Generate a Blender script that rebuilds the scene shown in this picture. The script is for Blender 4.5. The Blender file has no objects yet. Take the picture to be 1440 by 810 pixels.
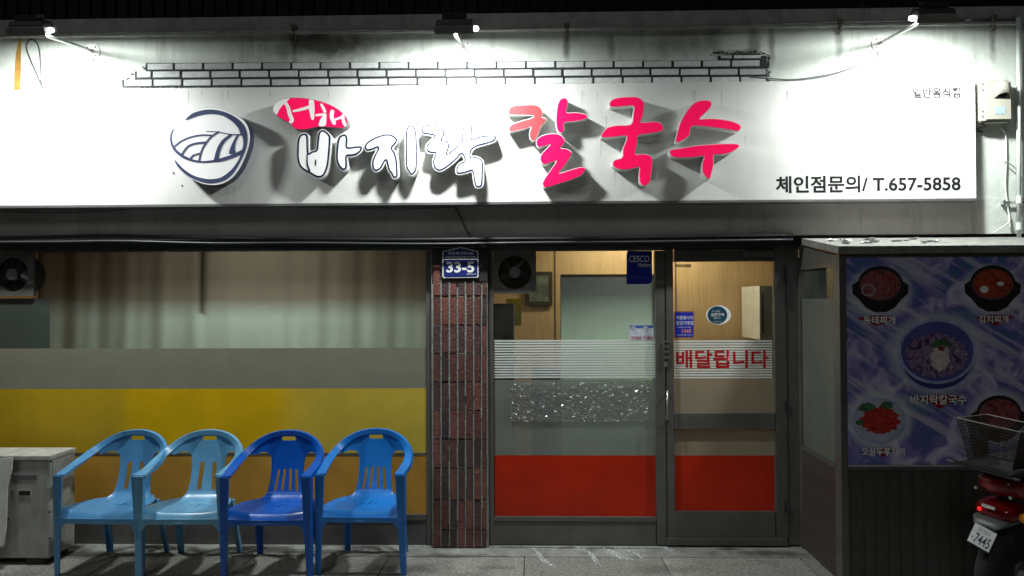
import bpy, bmesh, math, random
import numpy as np
from mathutils import Vector, Matrix
random.seed(7)
S = bpy.context.scene
C = S.collection
R = math.radians

# ------------------------------------------------------------------ camera
F = 1100.0                                   # focal length in photo pixels (photo 1440 x 810)
CAM = Vector((0.0, -5.6, 1.75))
yaw, pitch, roll = R(1.45), R(0.88), R(0.26)
fwd = Vector((-math.sin(yaw)*math.cos(pitch), math.cos(yaw)*math.cos(pitch), math.sin(pitch))).normalized()
rgt = fwd.cross(Vector((0, 0, 1))).normalized()
up = rgt.cross(fwd).normalized()
q = Matrix.Rotation(roll, 3, fwd)
rgt = q @ rgt; up = q @ up
cd = bpy.data.cameras.new('camera'); cam = bpy.data.objects.new('camera', cd); C.objects.link(cam)
cd.sensor_width = 36; cd.lens = 36*F/1440; cd.clip_end = 500
M = Matrix.Identity(4)
for i in range(3):
    M[i][0] = rgt[i]; M[i][1] = up[i]; M[i][2] = -fwd[i]; M[i][3] = CAM[i]
cam.matrix_world = M
S.camera = cam

# ------------------------------------------------------------------ world, street light, exposure
w = bpy.data.worlds.new('World'); S.world = w; w.use_nodes = True
nt = w.node_tree; bg = nt.nodes['Background']
sky = nt.nodes.new('ShaderNodeTexSky'); sky.sky_type = 'NISHITA'; sky.sun_disc = False
sky.sun_elevation = R(-4); sky.sun_rotation = R(160)
nt.links.new(sky.outputs[0], bg.inputs[0]); bg.inputs[1].default_value = 0.12
sl = bpy.data.lights.new('street_glow', 'SUN'); sl.energy = 0.21; sl.angle = R(14); sl.color = (0.93, 1.0, 0.96)
so = bpy.data.objects.new('street_glow', sl); C.objects.link(so)
so.rotation_euler = Vector((0.35, 1.0, -0.85)).to_track_quat('-Z', 'Y').to_euler()
S.view_settings.view_transform = 'Standard'; S.view_settings.look = 'None'
S.view_settings.exposure = 0.0; S.view_settings.gamma = 1.0
LAMP_W = 63.0
S.cycles.use_denoising = True
S.cycles.max_bounces = 8; S.cycles.transparent_max_bounces = 16
S.cycles.sample_clamp_indirect = 4

def P(px, py, Y=0.0):
    """the point on the plane y = Y behind photo pixel (px, py)"""
    d = fwd*F + rgt*(px-720) - up*(py-405)
    return CAM + d*((Y-CAM.y)/d.y)
def G(px, py, z=0.0):
    d = fwd*F + rgt*(px-720) - up*(py-405)
    return CAM + d*((z-CAM.z)/d.z)
def solve_y(px, X):
    """depth of the vertical line at world X seen at column px (around y = 500)"""
    d = fwd*F + rgt*(px-720) - up*(500-405)
    return CAM.y + d.y*(X-CAM.x)/d.x

# ------------------------------------------------------------------ materials
MATS = {}
def mat(name, col, rough=0.6, metal=0.0, var=0.15, scale=6.0, bump=0.0, bscale=60.0, streak=0.0, streak_col=(0.05, 0.045, 0.04),
        trans=0.0, alpha=1.0, emit=0.0, spec=0.5, sx=1.0, sz=1.0, coat=0.0, world=False):
    if name in MATS: return MATS[name]
    m = bpy.data.materials.new(name); m.use_nodes = True
    n = m.node_tree.nodes; L = m.node_tree.links; b = n['Principled BSDF']
    tc = n.new('ShaderNodeTexCoord'); mp = n.new('ShaderNodeMapping'); mp.inputs['Scale'].default_value = (sx, 1, sz)
    CO = tc.outputs['Object']
    if world: CO = n.new('ShaderNodeNewGeometry').outputs['Position']
    L.new(CO, mp.inputs[0])
    no = n.new('ShaderNodeTexNoise'); no.inputs['Scale'].default_value = scale; no.inputs['Detail'].default_value = 6
    no.inputs['Roughness'].default_value = 0.65
    L.new(mp.outputs[0], no.inputs['Vector'])
    cr = n.new('ShaderNodeMix'); cr.data_type = 'RGBA'
    c0 = [min(1, x*(1-var)) for x in col]; c1 = [min(1, x*(1+var)) for x in col]
    rm = n.new('ShaderNodeMapRange'); rm.inputs[1].default_value = 0.3; rm.inputs[2].default_value = 0.7
    L.new(no.outputs[0], rm.inputs[0]); L.new(rm.outputs[0], cr.inputs[0])
    cr.inputs[6].default_value = (*c0, 1); cr.inputs[7].default_value = (*c1, 1)
    out = cr.outputs[2]
    if streak > 0:
        m2 = n.new('ShaderNodeMapping'); m2.inputs['Scale'].default_value = (1.6, 1.6, 1) if world else (5, 5, 0.55)
        L.new(CO, m2.inputs[0])
        n2 = n.new('ShaderNodeTexNoise'); n2.inputs['Scale'].default_value = 2.2; n2.inputs['Detail'].default_value = 8
        n2.inputs['Roughness'].default_value = 0.7
        L.new(m2.outputs[0], n2.inputs['Vector'])
        r2 = n.new('ShaderNodeMapRange'); r2.inputs[1].default_value = 0.52; r2.inputs[2].default_value = 0.78
        r2.inputs[4].default_value = streak
        L.new(n2.outputs[0], r2.inputs[0])
        x2 = n.new('ShaderNodeMix'); x2.data_type = 'RGBA'; L.new(r2.outputs[0], x2.inputs[0]); L.new(out, x2.inputs[6])
        x2.inputs[7].default_value = (*streak_col, 1); out = x2.outputs[2]
    L.new(out, b.inputs['Base Color'])
    rr = n.new('ShaderNodeMapRange'); rr.inputs[3].default_value = max(0, rough-0.1); rr.inputs[4].default_value = min(1, rough+0.1)
    L.new(no.outputs[0], rr.inputs[0]); L.new(rr.outputs[0], b.inputs['Roughness'])
    b.inputs['Metallic'].default_value = metal; b.inputs['Specular IOR Level'].default_value = spec
    if coat: b.inputs['Coat Weight'].default_value = coat
    if bump > 0:
        n3 = n.new('ShaderNodeTexNoise'); n3.inputs['Scale'].default_value = bscale; n3.inputs['Detail'].default_value = 5
        L.new(CO, n3.inputs['Vector'])
        bp = n.new('ShaderNodeBump'); bp.inputs['Strength'].default_value = bump; bp.inputs['Distance'].default_value = 0.01
        L.new(n3.outputs[0], bp.inputs['Height']); L.new(bp.outputs[0], b.inputs['Normal'])
    if emit > 0:
        L.new(out, b.inputs['Emission Color']); b.inputs['Emission Strength'].default_value = emit
    if trans > 0:                                     # a thin sheet that lets light through diffusely
        t = n.new('ShaderNodeBsdfTranslucent'); L.new(out, t.inputs[0])
        mx = n.new('ShaderNodeMixShader'); mx.inputs[0].default_value = trans
        L.new(b.outputs[0], mx.inputs[1]); L.new(t.outputs[0], mx.inputs[2])
        res = mx.outputs[0]
        L.new(res, n['Material Output'].inputs[0])
    else: res = b.outputs[0]
    if alpha < 1:
        t = n.new('ShaderNodeBsdfTransparent'); mx = n.new('ShaderNodeMixShader'); mx.inputs[0].default_value = alpha
        L.new(t.outputs[0], mx.inputs[1]); L.new(res, mx.inputs[2]); L.new(mx.outputs[0], n['Material Output'].inputs[0])
    MATS[name] = m
    return m

def stains(m, spots, col, ax='Z'):
    """dirt patches with a place and shape of their own: (x, z, rx, rz, strength)"""
    n = m.node_tree.nodes; L = m.node_tree.links; b = n['Principled BSDF']
    src = b.inputs['Base Color'].links[0].from_socket
    tc = n.new('ShaderNodeTexCoord'); sp = n.new('ShaderNodeSeparateXYZ')
    no = n.new('ShaderNodeTexNoise'); no.inputs['Scale'].default_value = 9; no.inputs['Detail'].default_value = 7
    CO = n.new('ShaderNodeNewGeometry').outputs['Position']; L.new(CO, no.inputs['Vector']); L.new(CO, sp.inputs[0])
    def mth(op, a, b2=None):
        x = n.new('ShaderNodeMath'); x.operation = op
        for i, v in enumerate((a, b2)):
            if v is None: continue
            if isinstance(v, (int, float)): x.inputs[i].default_value = v
            else: L.new(v, x.inputs[i])
        return x.outputs[0]
    for x0, z0, rx, rz, st in spots:
        dx = mth('DIVIDE', mth('SUBTRACT', sp.outputs[0], x0), rx); dz = mth('DIVIDE', mth('SUBTRACT', sp.outputs[1 if ax == 'Y' else 2], z0), rz)
        d = mth('SQRT', mth('ADD', mth('MULTIPLY', dx, dx), mth('MULTIPLY', dz, dz)))
        d = mth('ADD', d, mth('MULTIPLY', mth('SUBTRACT', no.outputs[0], .5), 1.6))
        rm = n.new('ShaderNodeMapRange'); rm.inputs[1].default_value = .35; rm.inputs[2].default_value = 1.15; rm.inputs[3].default_value = st; rm.inputs[4].default_value = 0
        L.new(d, rm.inputs[0]); mx = n.new('ShaderNodeMix'); mx.data_type = 'RGBA'
        L.new(rm.outputs[0], mx.inputs[0]); L.new(src, mx.inputs[6]); mx.inputs[7].default_value = (*col, 1); src = mx.outputs[2]
    L.new(src, b.inputs['Base Color'])

def glass_mat():
    m = bpy.data.materials.new('window glass'); m.use_nodes = True
    n = m.node_tree.nodes; L = m.node_tree.links; n.remove(n['Principled BSDF'])
    t = n.new('ShaderNodeBsdfTransparent'); t.inputs[0].default_value = (0.84, 0.9, 0.87, 1)
    g = n.new('ShaderNodeBsdfGlossy'); g.inputs['Roughness'].default_value = 0.03
    fr = n.new('ShaderNodeFresnel'); fr.inputs[0].default_value = 1.5
    no = n.new('ShaderNodeTexNoise'); no.inputs['Scale'].default_value = 3; no.inputs['Detail'].default_value = 8
    tc = n.new('ShaderNodeTexCoord'); L.new(tc.outputs['Object'], no.inputs['Vector'])
    d = n.new('ShaderNodeBsdfDiffuse'); d.inputs[0].default_value = (0.4, 0.4, 0.37, 1)
    rm = n.new('ShaderNodeMapRange'); rm.inputs[1].default_value = 0.45; rm.inputs[2].default_value = 0.8; rm.inputs[4].default_value = 0.10
    rm.inputs[3].default_value = 0.02
    L.new(no.outputs[0], rm.inputs[0])
    m1 = n.new('ShaderNodeMixShader'); L.new(fr.outputs[0], m1.inputs[0]); L.new(t.outputs[0], m1.inputs[1]); L.new(g.outputs[0], m1.inputs[2])
    m2 = n.new('ShaderNodeMixShader'); L.new(rm.outputs[0], m2.inputs[0]); L.new(m1.outputs[0], m2.inputs[1]); L.new(d.outputs[0], m2.inputs[2])
    L.new(m2.outputs[0], n['Material Output'].inputs[0])
    return m
GLASS = glass_mat()

def grad_mat(name, stops, z0, z1, wig=0.03, alpha=1.0, trans=0.3, folds=0.0):
    """cloth or film graded from one colour to another over its height (object z)"""
    m = bpy.data.materials.new(name); m.use_nodes = True
    n = m.node_tree.nodes; L = m.node_tree.links; b = n['Principled BSDF']
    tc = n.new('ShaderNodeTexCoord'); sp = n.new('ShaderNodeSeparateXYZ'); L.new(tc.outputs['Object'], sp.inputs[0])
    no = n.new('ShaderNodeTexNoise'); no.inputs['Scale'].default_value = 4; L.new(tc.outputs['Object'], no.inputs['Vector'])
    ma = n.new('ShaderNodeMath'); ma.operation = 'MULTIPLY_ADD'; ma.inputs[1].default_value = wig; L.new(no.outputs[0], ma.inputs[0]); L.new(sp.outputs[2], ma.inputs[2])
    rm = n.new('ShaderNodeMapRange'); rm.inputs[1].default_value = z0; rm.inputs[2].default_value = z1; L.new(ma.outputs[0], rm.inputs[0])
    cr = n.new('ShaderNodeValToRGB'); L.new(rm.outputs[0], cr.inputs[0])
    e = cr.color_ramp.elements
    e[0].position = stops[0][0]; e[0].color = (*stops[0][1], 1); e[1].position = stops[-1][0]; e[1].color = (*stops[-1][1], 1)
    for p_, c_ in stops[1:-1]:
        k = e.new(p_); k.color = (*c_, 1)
    L.new(cr.outputs[0], b.inputs['Base Color']); b.inputs['Roughness'].default_value = 0.7
    t = n.new('ShaderNodeBsdfTranslucent'); L.new(cr.outputs[0], t.inputs[0])
    mx = n.new('ShaderNodeMixShader'); mx.inputs[0].default_value = trans
    L.new(b.outputs[0], mx.inputs[1]); L.new(t.outputs[0], mx.inputs[2]); res = mx.outputs[0]
    if alpha < 1:
        tt = n.new('ShaderNodeBsdfTransparent'); m3 = n.new('ShaderNodeMixShader'); m3.inputs[0].default_value = alpha
        L.new(tt.outputs[0], m3.inputs[1]); L.new(res, m3.inputs[2]); res = m3.outputs[0]
    L.new(res, n['Material Output'].inputs[0])
    return m

# ------------------------------------------------------------------ object helpers
class MB:
    def __init__(s): s.v = []; s.f = []
    def add(s, vs, fs):
        k = len(s.v); s.v += [tuple(x) for x in vs]; s.f += [tuple(i+k for i in f) for f in fs]; return s
    def box(s, x0, x1, y0, y1, z0, z1):
        if x0 > x1: x0, x1 = x1, x0
        if y0 > y1: y0, y1 = y1, y0
        if z0 > z1: z0, z1 = z1, z0
        return s.add([(x0,y0,z0),(x1,y0,z0),(x1,y1,z0),(x0,y1,z0),(x0,y0,z1),(x1,y0,z1),(x1,y1,z1),(x0,y1,z1)],
                     [(0,3,2,1),(4,5,6,7),(0,1,5,4),(1,2,6,5),(2,3,7,6),(3,0,4,7)])
    def pbox(s, px0, px1, py0, py1, y0, y1, Yref=None):
        """box whose front face covers the photo rectangle, from depth y0 (front) to y1"""
        Y = y0 if Yref is None else Yref
        a = P(px0, (py0+py1)/2, Y); b = P(px1, (py0+py1)/2, Y); c = P((px0+px1)/2, py0, Y); d = P((px0+px1)/2, py1, Y)
        return s.box(a.x, b.x, y0, y1, d.z, c.z)
    def tube(s, pts, r, n=8, caps=True):
        pts = [Vector(p) for p in pts]; rs = r if isinstance(r, (list, tuple)) else [r]*len(pts)
        k = len(s.v); N = None
        for i, p in enumerate(pts):
            t = (pts[min(i+1, len(pts)-1)] - pts[max(i-1, 0)]).normalized()
            if N is None: N = t.orthogonal().normalized()
            else: N = (N - t*N.dot(t)).normalized()
            B = t.cross(N)
            for j in range(n):
                a = 2*math.pi*j/n; s.v.append(tuple(p + (N*math.cos(a)+B*math.sin(a))*rs[i]))
        for i in range(len(pts)-1):
            for j in range(n):
                a = k+i*n+j; b = k+i*n+(j+1) % n; s.f.append((a, b, b+n, a+n))
        if caps:
            s.f.append(tuple(k+j for j in reversed(range(n)))); s.f.append(tuple(k+(len(pts)-1)*n+j for j in range(n)))
        return s
    def lathe(s, prof, c, axis='Y', n=24):
        """prof: (radius, offset along axis)"""
        k = len(s.v)
        for r_, h in prof:
            for j in range(n):
                a = 2*math.pi*j/n; u = r_*math.cos(a); v = r_*math.sin(a)
                s.v.append({'Y': (c[0]+u, c[1]+h, c[2]+v), 'Z': (c[0]+u, c[1]+v, c[2]+h), 'X': (c[0]+h, c[1]+u, c[2]+v)}[axis])
        for i in range(len(prof)-1):
            for j in range(n):
                a = k+i*n+j; b = k+i*n+(j+1) % n; s.f.append((a, b, b+n, a+n))
        s.f.append(tuple(k+j for j in reversed(range(n)))); s.f.append(tuple(k+(len(prof)-1)*n+j for j in range(n)))
        return s
    def build(s, name, m, parent=None, bevel=0.0, smooth=False, origin=None):
        me = bpy.data.meshes.new(name)
        o3 = Vector(origin) if origin is not None else Vector((0, 0, 0))
        me.from_pydata([tuple(Vector(v)-o3) for v in s.v], [], s.f); me.update()
        bm = bmesh.new(); bm.from_mesh(me); bmesh.ops.recalc_face_normals(bm, faces=bm.faces[:])
        if bevel > 0: bmesh.ops.bevel(bm, geom=bm.edges[:], offset=bevel, segments=2, affect='EDGES', clamp_overlap=True)
        bm.to_mesh(me); bm.free()
        if smooth or bevel > 0:
            me.shade_smooth()
            if not smooth or smooth == 'auto':
                me.set_sharp_from_angle(angle=R(40))
        me.materials.append(m)
        return link(name, me, parent, o3)
def link(name, me, parent=None, loc=None):
    o = bpy.data.objects.new(name, me); C.objects.link(o)
    if parent is not None:
        o.parent = parent
        pw = world_loc(parent); 
        o.location = (Vector(loc) if loc is not None else Vector()) - pw
    elif loc is not None: o.location = loc
    return o
def world_loc(o):
    v = Vector(o.location); p = o.parent
    while p: v = v + Vector(p.location); p = p.parent
    return v
def thing(name, label, cat, loc=(0, 0, 0), group=None):
    o = bpy.data.objects.new(name, None); C.objects.link(o); o.location = loc; o.empty_display_size = 0.1
    o['label'] = label; o['category'] = cat
    if group: o['group'] = group
    return o
def tag(o, label, cat, group=None):
    o['label'] = label; o['category'] = cat
    if group: o['group'] = group
    return o
def kind(o, k): o['kind'] = k; return o
def crom(pts, n=6, closed=False):
    pts = [Vector(p) for p in pts]; out = []; N = len(pts)
    rng = range(N if closed else N-1)
    for i in rng:
        if closed: a, b, c, d = pts[(i-1) % N], pts[i], pts[(i+1) % N], pts[(i+2) % N]
        else: a, b, c, d = pts[max(i-1, 0)], pts[i], pts[i+1], pts[min(i+2, N-1)]
        for k in range(n):
            t = k/n
            out.append(0.5*((2*b)+(c-a)*t+(2*a-5*b+4*c-d)*t*t+(3*b-a-3*c+d)*t**3))
    if not closed: out.append(pts[-1])
    return out

# signed distance fields and marching squares: letter and sheet outlines
def poly_sdf(pts, X, Y):
    pts = np.array([(p[0], p[1]) for p in pts], float); d = np.full(X.shape, 1e9); ins = np.zeros(X.shape, bool)
    for i in range(len(pts)):
        x0, y0 = pts[i-1]; x1, y1 = pts[i]; ex, ey = x1-x0, y1-y0; L2 = ex*ex+ey*ey
        if L2 < 1e-12: continue
        t = np.clip(((X-x0)*ex+(Y-y0)*ey)/L2, 0, 1)
        d = np.minimum(d, (X-x0-t*ex)**2+(Y-y0-t*ey)**2)
        if y0 != y1:
            c = ((y0 > Y) != (y1 > Y)) & (X < ex*(Y-y0)/ey+x0); ins ^= c
    d = np.sqrt(d); return np.where(ins, -d, d)
def stroke_sdf(pts, rs, X, Y):
    d = np.full(X.shape, 1e9)
    if not isinstance(rs, (list, tuple)): rs = [rs]*len(pts)
    for i in range(1, len(pts)):
        x0, y0 = pts[i-1][:2]; x1, y1 = pts[i][:2]; ex, ey = x1-x0, y1-y0; L2 = ex*ex+ey*ey+1e-9
        t = np.clip(((X-x0)*ex+(Y-y0)*ey)/L2, 0, 1)
        d = np.minimum(d, np.hypot(X-x0-t*ex, Y-y0-t*ey)-(rs[i-1]+(rs[i]-rs[i-1])*t))
    return d
def march(Fd, x0, y0, h, merge=True):
    """cells where Fd < 0 -> (points2d, faces, boundary edges)"""
    ny, nx = Fd.shape; V = []; K = {}; Fc = []; ed = {}
    Fd = np.where(np.abs(Fd) < 1e-6*max(h, 1), 1e-6*max(h, 1), Fd)
    def gv(i, j):
        k = (0, i, j)
        if k not in K: K[k] = len(V); V.append((x0+i*h, y0+j*h))
        return K[k]
    def ev(i, j, i2, j2):
        k = (1, min(i, i2), min(j, j2), i != i2)
        if k not in K:
            a = Fd[j, i]; b = Fd[j2, i2]; t = a/(a-b); K[k] = len(V); V.append((x0+(i+(i2-i)*t)*h, y0+(j+(j2-j)*t)*h))
        return K[k]
    In = Fd < 0
    cnt = In[:-1, :-1].astype(int)+In[1:, :-1]+In[:-1, 1:]+In[1:, 1:]
    for j in range(ny-1):
        row = cnt[j]; i = 0
        nz = np.nonzero(row)[0]
        if len(nz) == 0: continue
        i = nz[0]; end = nz[-1]
        while i <= end:
            c = row[i]
            if c == 0: i += 1; continue
            if c == 4:
                i2 = i
                if merge:
                    while i2+1 < nx-1 and row[i2+1] == 4: i2 += 1
                Fc.append((gv(i, j), gv(i2+1, j), gv(i2+1, j+1), gv(i, j+1))); i = i2+1; continue
            cs = [(i, j), (i+1, j), (i+1, j+1), (i, j+1)]; fl = [In[b, a] for a, b in cs]
            if c == 2 and fl[0] == fl[2]:        # saddle: two corner triangles
                for k in range(4):
                    if fl[k]:
                        p = cs[k]; nx_ = cs[(k+1) % 4]; pv = cs[k-1]
                        tri = [ev(*pv, *p), gv(*p), ev(*p, *nx_)]; Fc.append(tuple(tri))
                        ed[(tri[2], tri[0])] = 1
                i += 1; continue
            poly = []; cut = []
            for k in range(4):
                a = cs[k]; b = cs[(k+1) % 4]
                if fl[k]: poly.append(gv(*a))
                if fl[k] != fl[(k+1) % 4]:
                    e = ev(*a, *b); poly.append(e); cut.append((k, e, fl[k]))
            Fc.append(tuple(poly))
            out_ = [e for k, e, f in cut if f][0]; in_ = [e for k, e, f in cut if not f][0]
            ed[(out_, in_)] = 1
            i += 1
    return V, Fc, list(ed)
def sheet(Fd, x0, y0, h, fmap, bmap=None, merge=True):
    """mesh of the filled field; fmap(u, v) gives the front point, bmap the back point (extruded when given)"""
    V, Fc, E = march(Fd, x0, y0, h, merge); mb = MB(); n = len(V)
    vs = [fmap(*p) for p in V]; fs = list(Fc)
    if bmap:
        vs += [bmap(*p) for p in V]; fs += [tuple(n+i for i in reversed(f)) for f in Fc]
        fs += [(b, a, a+n, b+n) for a, b in E]
    mb.add(vs, fs); return mb
def grid(x0, x1, y0, y1, h):
    return np.meshgrid(np.arange(x0, x1+h, h), np.arange(y0, y1+h, h))
def build_raw(mb, name, m, parent=None, smooth=False, origin=None):
    return mb.build(name, m, parent, smooth=smooth, origin=origin)

def text(body, px0, px1, py0, py1, Y, m, parent, name='lettering', bold=0.0, thick=0.0006, rot=None, shear=0.0):
    """flat lettering that fills the photo rectangle on the plane y = Y"""
    cu = bpy.data.curves.new('t', 'FONT'); cu.body = body; cu.offset = bold; cu.shear = shear; cu.resolution_u = 3
    o = bpy.data.objects.new('t', cu); me = bpy.data.meshes.new_from_object(o)
    co = [v.co.copy() for v in me.vertices]
    x0 = min(c.x for c in co); x1 = max(c.x for c in co); y0 = min(c.y for c in co); y1 = max(c.y for c in co)
    a = P(px0, (py0+py1)/2, Y); b = P(px1, (py0+py1)/2, Y); c = P((px0+px1)/2, py0, Y); d = P((px0+px1)/2, py1, Y)
    sl_ = (b.z-a.z)*0.0
    for v, p in zip(me.vertices, co):
        u = (p.x-x0)/(x1-x0); t = (p.y-y0)/(y1-y0)
        v.co = (a.x+(b.x-a.x)*u, Y, d.z+(c.z-d.z)*t+sl_*u)
    me.materials.clear(); me.materials.append(m); me.name = name
    bpy.data.objects.remove(o); bpy.data.curves.remove(cu)
    if rot:
        for v in me.vertices: v.co = rot(v.co)
    return link(name, me, parent, (0, 0, 0))

# ------------------------------------------------------------------ colours
M_wall = mat('white painted concrete', (0.58, 0.62, 0.575), 0.85, var=0.16, scale=2.6, bump=0.35, bscale=30, streak=0.55, streak_col=(0.13, 0.125, 0.11))
M_ledge = mat('grey parapet concrete', (0.34, 0.34, 0.33), 0.9, var=0.25, scale=8, bump=0.4, bscale=30, streak=0.5, streak_col=(0.08, 0.08, 0.07))
M_clad = mat('dark ribbed cladding', (0.006, 0.006, 0.008), 0.7, spec=.2)
M_wbrick = [mat('whitewashed brick %s' % t, (k, k*1.03, k*1.03), 0.8, var=0.12, scale=20, bump=0.9, bscale=90) for t, k in (('light', 0.66), ('mid', 0.58), ('grey', 0.5))]
M_mortar = mat('dark raked mortar', (0.035, 0.037, 0.037), 0.95, var=0.4, scale=25, bump=0.5)
M_sign = mat('white sign panel', (0.76, 0.755, 0.735), 0.42, var=0.03, scale=1.2, streak=0.26, streak_col=(0.46, 0.44, 0.38), bump=.04, bscale=4)
M_signedge = mat('sign edge metal', (0.3, 0.3, 0.3), 0.4, metal=0.7)
M_navy = mat('navy vinyl', (0.012, 0.018, 0.06), 0.6, var=0.1, spec=.2)
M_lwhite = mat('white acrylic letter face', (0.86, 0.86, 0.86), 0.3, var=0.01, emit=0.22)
M_lside = mat('white letter return', (0.72, 0.72, 0.71), 0.45, var=0.08, streak=0.25, streak_col=(0.2, 0.19, 0.17))
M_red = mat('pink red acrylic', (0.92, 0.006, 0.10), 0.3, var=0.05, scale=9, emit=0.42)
M_darktext = mat('charcoal vinyl lettering', (0.015, 0.015, 0.017), 0.7, spec=.15)
M_alu = mat('dark grey aluminium frame', (0.125, 0.122, 0.115), 0.42, metal=0.35, var=0.15, scale=5, bump=0.05, bscale=20, streak=0.2, streak_col=(0.05, 0.05, 0.045))
M_aludark = mat('black gap rubber', (0.02, 0.02, 0.02), 0.7)  # near-black matte for gaps, screws, hinges and backing
M_black = mat('black rubber cable', (0.018, 0.018, 0.02), 0.5)
M_pbrick = [mat('pillar brick %s' % t, c, 0.5, var=0.3, scale=22, bump=.55, bscale=60) for t, c in
            (('red', (0.165, 0.058, 0.046)), ('brown', (0.11, 0.042, 0.036)), ('dark', (0.055, 0.032, 0.033)), ('purple', (0.08, 0.042, 0.044)))]
M_pmortar = mat('grey pointing mortar', (0.25, 0.245, 0.23), 0.95, var=0.35, scale=14, bump=0.5, streak=0.3)
M_yellow = mat('yellow window film', (0.90, 0.66, 0.012), 0.35, var=0.14, scale=1.3, trans=0.5, sx=1.2)
M_orange = mat('orange window film', (0.66, 0.37, 0.06), 0.35, var=0.12, scale=1.6, trans=0.35)
M_redfilm = mat('red window film', (0.70, 0.034, 0.006), 0.32, var=0.2, scale=1.5, trans=0.4, streak=.15, streak_col=(.25, .03, .015))
M_frost = mat('frosted window film', (0.36, 0.40, 0.37), 0.55, var=0.10, scale=3, trans=0.4, alpha=0.55)
M_frostb = mat('beige frosted film', (0.50, 0.43, 0.33), 0.5, var=0.06, scale=3, trans=0.45, alpha=0.75)
M_stripe = mat('white film stripe', (0.88, 0.92, 0.90), 0.5, var=0.05, trans=0.35)
M_wood = mat('tan wood panelling', (0.54, 0.32, 0.135), 0.45, var=0.16, scale=5, sx=9, sz=0.6)
M_cream = mat('cream painted cupboard', (0.6, 0.52, 0.38), 0.5)
M_white = mat('white plastic', (0.72, 0.72, 0.69), 0.4, var=0.05)
M_offwhite = mat('ivory plastic box', (0.42, 0.41, 0.34), 0.4, var=0.05)
M_steel = mat('galvanised steel', (0.55, 0.56, 0.55), 0.35, metal=0.85, var=0.15, scale=20)
M_chrome = mat('scratched chrome', (0.75, 0.75, 0.75), 0.2, metal=1.0)
M_housing = mat('black lamp housing', (0.03, 0.032, 0.035), 0.5)
M_plateblue = mat('navy enamel plate', (0.015, 0.025, 0.16), 0.35, var=0.08)
M_plasticw = mat('white print', (0.8, 0.8, 0.78), 0.5, var=0.02)
M_stickerblue = mat('blue sticker', (0.01, 0.02, 0.30), 0.35, var=0.1)
M_redtext = mat('red vinyl lettering', (0.45, 0.008, 0.02), 0.4)
M_granite = [mat('granite slab %s' % t, (k, k*.985, k*0.90), 0.8, var=0.55, scale=48, bump=0.4, bscale=120, world=True, streak=0.75, streak_col=(0.08, 0.075, 0.065)) for t, k in (('a', 0.26), ('b', 0.22), ('c', 0.30))]
M_conc = mat('worn concrete strip', (0.25, 0.255, 0.24), 0.85, var=0.3, scale=9, bump=0.4, bscale=50, streak=0.7, streak_col=(0.07, 0.068, 0.06), world=True)
M_asphalt = mat('asphalt', (0.05, 0.05, 0.05), 0.9, var=0.3, scale=90, bump=0.4)
M_panel = mat('dark ribbed panel', (0.055, 0.053, 0.05), 0.55, var=0.2)
M_panelred = mat('dark brown ribbed panel', (0.075, 0.06, 0.055), 0.55, var=0.25)
M_slab = mat('ceiling grey', (0.3, 0.28, 0.25), 0.8)

# ------------------------------------------------------------------ ground
b = MB().box(-150, 150, -150, 150, -0.30, -0.12)
kind(b.build('ground', M_asphalt), 'structure')
DIRT = [(G(px, py).x, G(px, py).y, rx, ry, st) for px, py, rx, ry, st in ((640, 782, .35, .05, .6), (1080, 778, .35, .07, .7), (1030, 772, .10, .03, .9), (560, 800, .3, .12, .6), (330, 775, .9, .07, .7), (120, 780, .6, .1, .75), (760, 770, .5, .02, .8), (930, 800, .25, .1, .4), (700, 798, .12, .05, .4), (860, 771, .5, .015, .8))]
for m_ in M_granite+[M_conc]: stains(m_, DIRT, (.025, .024, .021), 'Y')
pav = bpy.data.objects.new('pavement', None); C.objects.link(pav); kind(pav, 'structure')
MB().box(-7, 7, -4.6, -0.0, -0.125, -0.012).build('bedding', M_mortar, pav)
YJ = G(737, 783).y                                      # front edge of the concrete strip
MB().box(-6.9, 6.9, YJ+0.004, 0.02, -0.012, 0.0).build('concrete_strip', M_conc, pav, bevel=0.002)
xj = G(737, 800).x; wj = 0.93
stone = MB().box(-wj/2+0.003, wj/2-0.003, -0.297, 0.297, -0.02, 0.0)
proto = []
for k in range(3):
    o = stone.build('paving_stone', M_granite[k], pav, bevel=0.003); proto.append(o)
first = [True]*3
for r_ in range(7):
    yc = YJ - 0.3 - r_*0.6
    for i in range(-7, 8):
        x = xj + wj/2 + i*wj + (0.46 if r_ % 2 else 0)
        if abs(x) > 6.4: continue
        k = random.randrange(3)
        if first[k]: o = proto[k]; first[k] = False
        else: o = proto[k].copy(); C.objects.link(o); o.parent = pav
        o.location = (x, yc, random.uniform(-0.0015, 0.001)); o.rotation_euler = (random.uniform(-.001, .001), random.uniform(-.001, .001), 0)

bld = thing('restaurant_building', 'noodle restaurant shopfront with white painted upper wall, grey aluminium windows and brick pillar', 'building')
YW = -0.12                                              # face of the upper wall
YS = -0.24                                              # face of the sign panel
YL = -0.32                                              # face of the raised letters
stains(M_wall, [(P(px, py, YW).x, P(px, py, YW).z, rx, rz, st) for px, py, rx, rz, st in ((455, 62, .42, .13, .85), (414, 62, .03, .16, .7), (797, 66, .03, .16, .75), (1060, 70, .05, .2, .6), (1085, 60, .03, .2, .6),
    (1005, 40, .10, .14, .5), (1180, 60, .03, .14, .5), (860, 66, .03, .12, .5), (960, 60, .25, .1, .4), (1396, 60, .03, .14, .6), (1040, 78, .16, .05, .85), (520, 66, .3, .06, .4))], (.06, .058, .05))
zt = P(720, 44, YW).z; zb = P(720, 333, YW).z
XL, XR = -5.2, 5.2
zli = P(720, 286, YW).z
wall = MB().box(XL, XR, YW, 0.35, zli, zt).build('upper_wall', M_wall, bld)
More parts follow.
